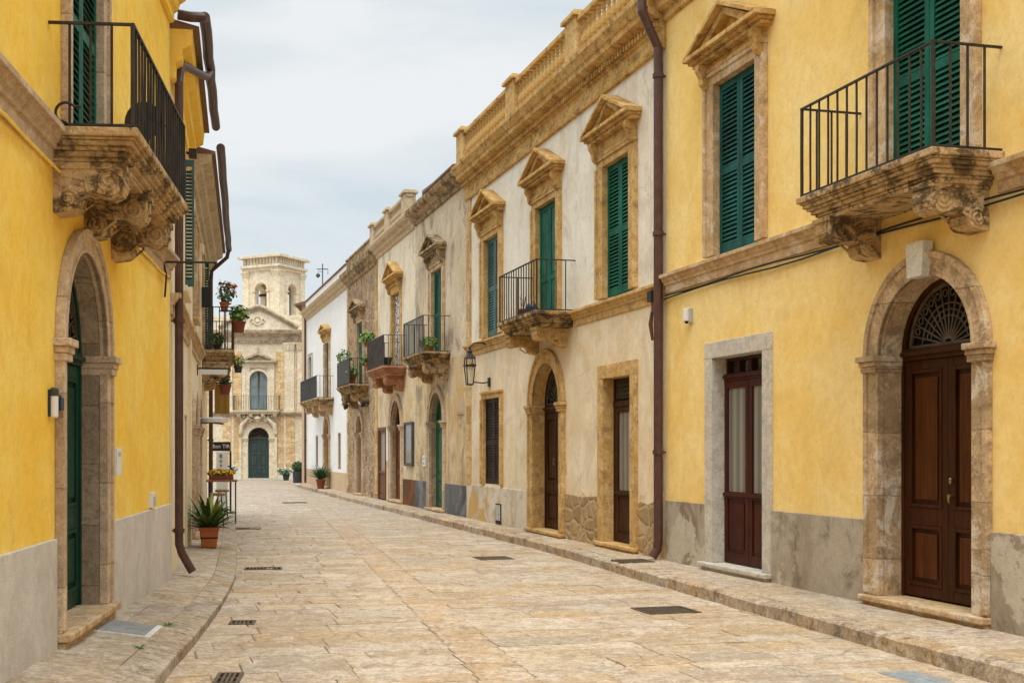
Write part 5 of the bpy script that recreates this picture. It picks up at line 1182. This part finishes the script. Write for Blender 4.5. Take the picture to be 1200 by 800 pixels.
balcony_pot('hanging_plant', LB, 26.05, .80, 3.42, 'yellow flowered plant hanging from the lower edge of the left balcony', .10, .14, 'pot_black', 'leaf_light', (.14, .14, .14), 70, .045, 33, 'petal_yellow', .10)
balcony_pot('hanging_plant', LB, 26.3, .52, 2.95, 'dark red pot hanging under the left balcony slab', .14, .22, 'dark_terracotta', 'leaf_dark', (.12, .12, .10), 50, .045, 34, None, .05)
t = mount('wall_speaker', LB, 25.4, 0, 4.95, 'black box speaker in a pale frame on the wall beside the left balcony', 'speaker')
bx(t, 'frame', 'white_plastic', -.2, .2, -.01, .04, -.3, .3); bx(t, 'housing', 'rubber', -.13, .13, .04, .26, -.2, .2, .02)

# ================================================================== CAFE CORNER ON THE LEFT
t = mount('lamp_shade', LB, 24.6, 0, 2.36, 'flat white enamel lamp reaching out from the left wall', 'wall lamp')
m = MB(); m.tube([(0, .30, .05), (0, .30, .025)], [.20, .31], 20); m.tube([(0, .30, .025), (0, .30, -.05)], [.31, .30], 20); m.build('shade', 'white_metal', t)
m = MB(); m.tube([(0, -.01, -.06), (0, .30, -.06), (0, .52, -.08)], .018, 8); m.box(-.05, .05, -.01, .02, -.15, .05); m.build('arm', 'wood_tan', t)
t = mount('banner', LB, 29.2, 0, 2.62, 'ochre cloth banner hanging from a short pole on the left wall', 'banner')
m = MB(); N_ = 10
vs = []
for i in range(N_+1):
    for j in (0, 1):
        for q in (0, 1): vs.append((.015*math.sin(i*1.3)+(.012 if q else -.012), .22+.36*i/N_, .0 if j == 0 else .72+.01*math.sin(i)))
fs = []
for i in range(N_):
    b = 4*i; fs += [(b, b+4, b+6, b+2), (b+1, b+3, b+7, b+5), (b, b+1, b+5, b+4), (b+2, b+6, b+7, b+3)]
fs += [(0, 2, 3, 1), (4*N_, 4*N_+1, 4*N_+3, 4*N_+2)]
m.add(vs, fs); m.build('cloth', 'ochre_cloth', t); m = MB(); m.tube([(0, -.01, .74), (0, .64, .75)], .016, 8); m.box(-.04, .04, -.01, .02, .66, .82); m.build('pole', 'iron', t)
t = mount('hanging_sign', LB, 24.2, 0, 3.36, 'thin pale sign board on a dark arm below the left balcony', 'sign')
bx(t, 'board', 'white_plastic', -.02, .02, .05, .60, -.10, .0); m = MB(); m.tube([(0, -.01, .02), (0, .66, .02)], .018, 8); m.box(-.04, .04, -.01, .02, -.12, .1); m.build('arm', 'iron', t)

ct = LB.at(27.0, .52, .115)
t = empty('bar_table', ct, LB.rz, 'tall wooden topped bar table on thin iron legs at the left wall', 'table')
m = MB(); m.box(-.30, .30, -.42, .26, .93, .97); m.build('table_top', 'table_wood', t, .008)
for sx in (-1, 1):
    for sy in (-.36, .22):
        m = MB(); m.box(sx*.26-.014, sx*.26+.014, sy-.014, sy+.014, 0, .93); m.build('leg', 'iron', t)
m = MB()
for sx in (-1, 1): m.box(sx*.26-.01, sx*.26+.01, -.35, .21, .22, .24)
m.box(-.25, .25, -.37, -.35, .30, .32); m.build('stretcher', 'iron', t)
t = empty('flower_box', ct+Vector((0, -.05, .972)), LB.rz, 'dark box full of yellow flowers standing on the bar table', 'flower box')
m = MB(); m.box(-.20, .20, -.34, .18, 0, .10); m.build('box', 'dark_terracotta', t, .006); bush_mb((0, -.08, .14), (.22, .30, .07), 120, .05, 41).build('foliage', 'leaf_mid', t); bush_mb((0, -.08, .16), (.22, .32, .09), 260, .045, 42, .8, .5).build('flowers', 'petal_yellow', t)
for k, (u_, d_, lab) in enumerate(((25.9, .36, 'nearer'), (28.2, .42, 'farther'))):
    t = mount('bar_stool', LB, u_, d_, .115, lab+' of the two slim iron bar stools at the tall table', 'stool', 'bar stools at the tall table')
    m = MB(); m.lathe(0, 0, [(.15, .66), (.17, .68), (.17, .70), (.12, .72)], 14); m.build('seat', 'table_wood', t)
    for a in range(4):
        m = MB(); c_, s_ = math.cos(a*PI/2+.78), math.sin(a*PI/2+.78); m.tube([(.19*c_, .19*s_, 0), (.12*c_, .12*s_, .66)], .012, 6); m.build('leg', 'iron', t)
    m = MB(); m.ring(0, 0, .15, .17, -.01, .01, 0, 2*PI, 16); m2 = MB(); m2.v = [(p[0], p[2], .25+p[1]) for p in m.v]; m2.f = m.f; m2.build('foot_ring', 'iron', t)
# black sign frame with its board
SY = 31.2; P_ = Vector(((258-CX)/F_PX*SY, SY, 0.10))
t = empty('sign_stand', P_, rad(2), 'black framed sign stand with a lettered top board on the left pavement', 'sign')
hw_ = .27; zt = CAM_H-(517.5-YH)/F_PX*SY-.10; zb_ = CAM_H-(526.5-YH)/F_PX*SY-.10
m = MB(); m.box(-hw_, hw_, -.03, .03, zt-.24, zt); m.build('top_board', 'signboard', t, .004)
for sx in (-1, 1):
    m = MB(); m.box(sx*hw_-.022, sx*hw_+.022, -.022, .022, 0, zt-.241); m.build('post', 'iron', t); m = MB(); m.box(sx*hw_-.03, sx*hw_+.03, -.2, .2, 0, .03); m.build('foot', 'iron', t)
def words(txt, par, loc, size, name='lettering', mat='letters', rot=(PI/2, 0, 0)):
    c = bpy.data.curves.new(name, 'FONT'); c.body = txt; c.size = size; c.extrude = .003; c.align_x = 'CENTER'; c.align_y = 'CENTER'
    o = bpy.data.objects.new(name, c); COL.objects.link(o); dg = bpy.context.evaluated_depsgraph_get(); me = bpy.data.meshes.new_from_object(o.evaluated_get(dg)); bpy.data.objects.remove(o)
    o = bpy.data.objects.new(name, me); COL.objects.link(o); o.parent = par; o.location = loc; o.rotation_euler = rot; me.materials.clear(); me.materials.append(M[mat]); return o
words('Bon TIR', t, (.03, -.034, zt-.12), .135)
t2 = empty('menu_board', P_+Vector((-.02, .5, 0)), rad(2), 'tall white board with dark upright lettering behind the black sign frame', 'sign')
m = MB(); m.box(-.17, .12, -.02, .02, .1, zt-.26); m.build('board', 'white_plastic', t2, .004); m = MB(); m.box(-.17, .12, -.05, .05, 0, .1); m.build('foot', 'iron', t2)
for k, cch in enumerate('Bont'): words(cch, t2, (-.05, -.024, zt-.38-k*.12), .15, 'lettering', 'signboard')

# ================================================================== STREET METALWORK AND COVERS
def grate(x, y, w, l, rz, label, bars=9, z=.006, name='drain_grate', rows=1, mat='grate'):
    t = empty(name, (x, y, z), rz, label, 'drain grate', 'drain grates in the paving')
    m = MB(); f = .03
    m.box(-w/2, w/2, -l/2, -l/2+f, -.03, .006); m.box(-w/2, w/2, l/2-f, l/2, -.03, .006); m.box(-w/2, -w/2+f, -l/2+f, l/2-f, -.03, .0055); m.box(w/2-f, w/2, -l/2+f, l/2-f, -.03, .0055)
    for r in range(1, rows): y_ = -l/2+l*r/rows; m.box(-w/2+f, w/2-f, y_-.012, y_+.012, -.03, .0045)
    n = bars; p = (w-2*f)/n
    for k in range(1, n): m.box(-w/2+f+k*p-.011, -w/2+f+k*p+.011, -l/2+f, l/2-f, -.03, .004)
    m.build('frame', mat, t)
    m = MB(); m.box(-w/2+f, w/2-f, -l/2+f, l/2-f, -.03, -.006+.003); m.build('pit', 'void', t); return t
rr = RF.rz+PI/2
grate(2.42, 13.03, .60, .52, rr, 'large dark iron grate in the road before the yellow house on the right', 12)
grate(.80, 19.3, .56, .50, rr, 'closed looking dark iron grate in the middle distance of the road', 14)
grate(2.72, 17.2, .50, .42, rr, 'dark grate in the right pavement before the thick drainpipe', 10, .158)
grate(-2.66, 17.6, .55, .34, rad(6), 'long slotted grate near the left kerb beyond the near grates', 10)
grate(-2.04, 12.1, .26, .26, rad(4), 'small square slotted grate near the left kerb with six slots', 5, rows=1)
grate(-1.65, 9.15, .20, .42, rad(4), 'nearest grate at the bottom edge with two rows of slots', 4, rows=2)
grate(-4.38, 26.6, .62, .50, rad(8), 'farthest dark grate along the left kerb', 12)
P_ = RF.at(-41.5, 2.6, .006); grate(P_.x, P_.y, .8, .6, rr, 'far faint cover in the road before the rubble stone house', 14)
t = empty('stone_cover', (-2.77, 10.45, .197), 0, 'smooth grey rectangular cover slab in the left pavement by the doorstep', 'cover slab')
m = MB(); m.box(-.26, .21, -.32, .32, -.05, .006); m.build('slab', 'cover_grey', t, .003); m = MB(); m.box(.211, .265, -.32, .36, -.05, .008); m.box(-.26, .265, .361, .39, -.05, .0075); m.build('frame', 'marble', t, .003)
t.rotation_euler = (rad(-1.0), rad(7.5), rad(4.7))
t = empty('stone_cover', RF.at(-9.72, 1.62, .004), rr, 'bluish grey metal cover plate in the road at lower right', 'cover slab')
m = MB(); m.box(-.14, .14, -.36, .36, -.03, .006); m.build('plate', 'cover_blue', t, .003); m = MB(); m.box(-.16, .16, -.38, .38, -.03, .003); m.build('frame', 'cover_grey', t, .002)
for k, (y, s_, lab) in enumerate(((10.9, .045, 'larger green weed growing in the left kerb joint'), (9.55, .03, 'small green weed growing in the left kerb joint near the camera'))):
    t = empty('weed', (lerp(KL, y)-.272, y, lerp(ZKL, y)), 0, lab, 'weed'); blade_mb(9, s_*2.2, .012, .8, .02, 0, 60+k).build('leaves', 'leaf_mid', t)
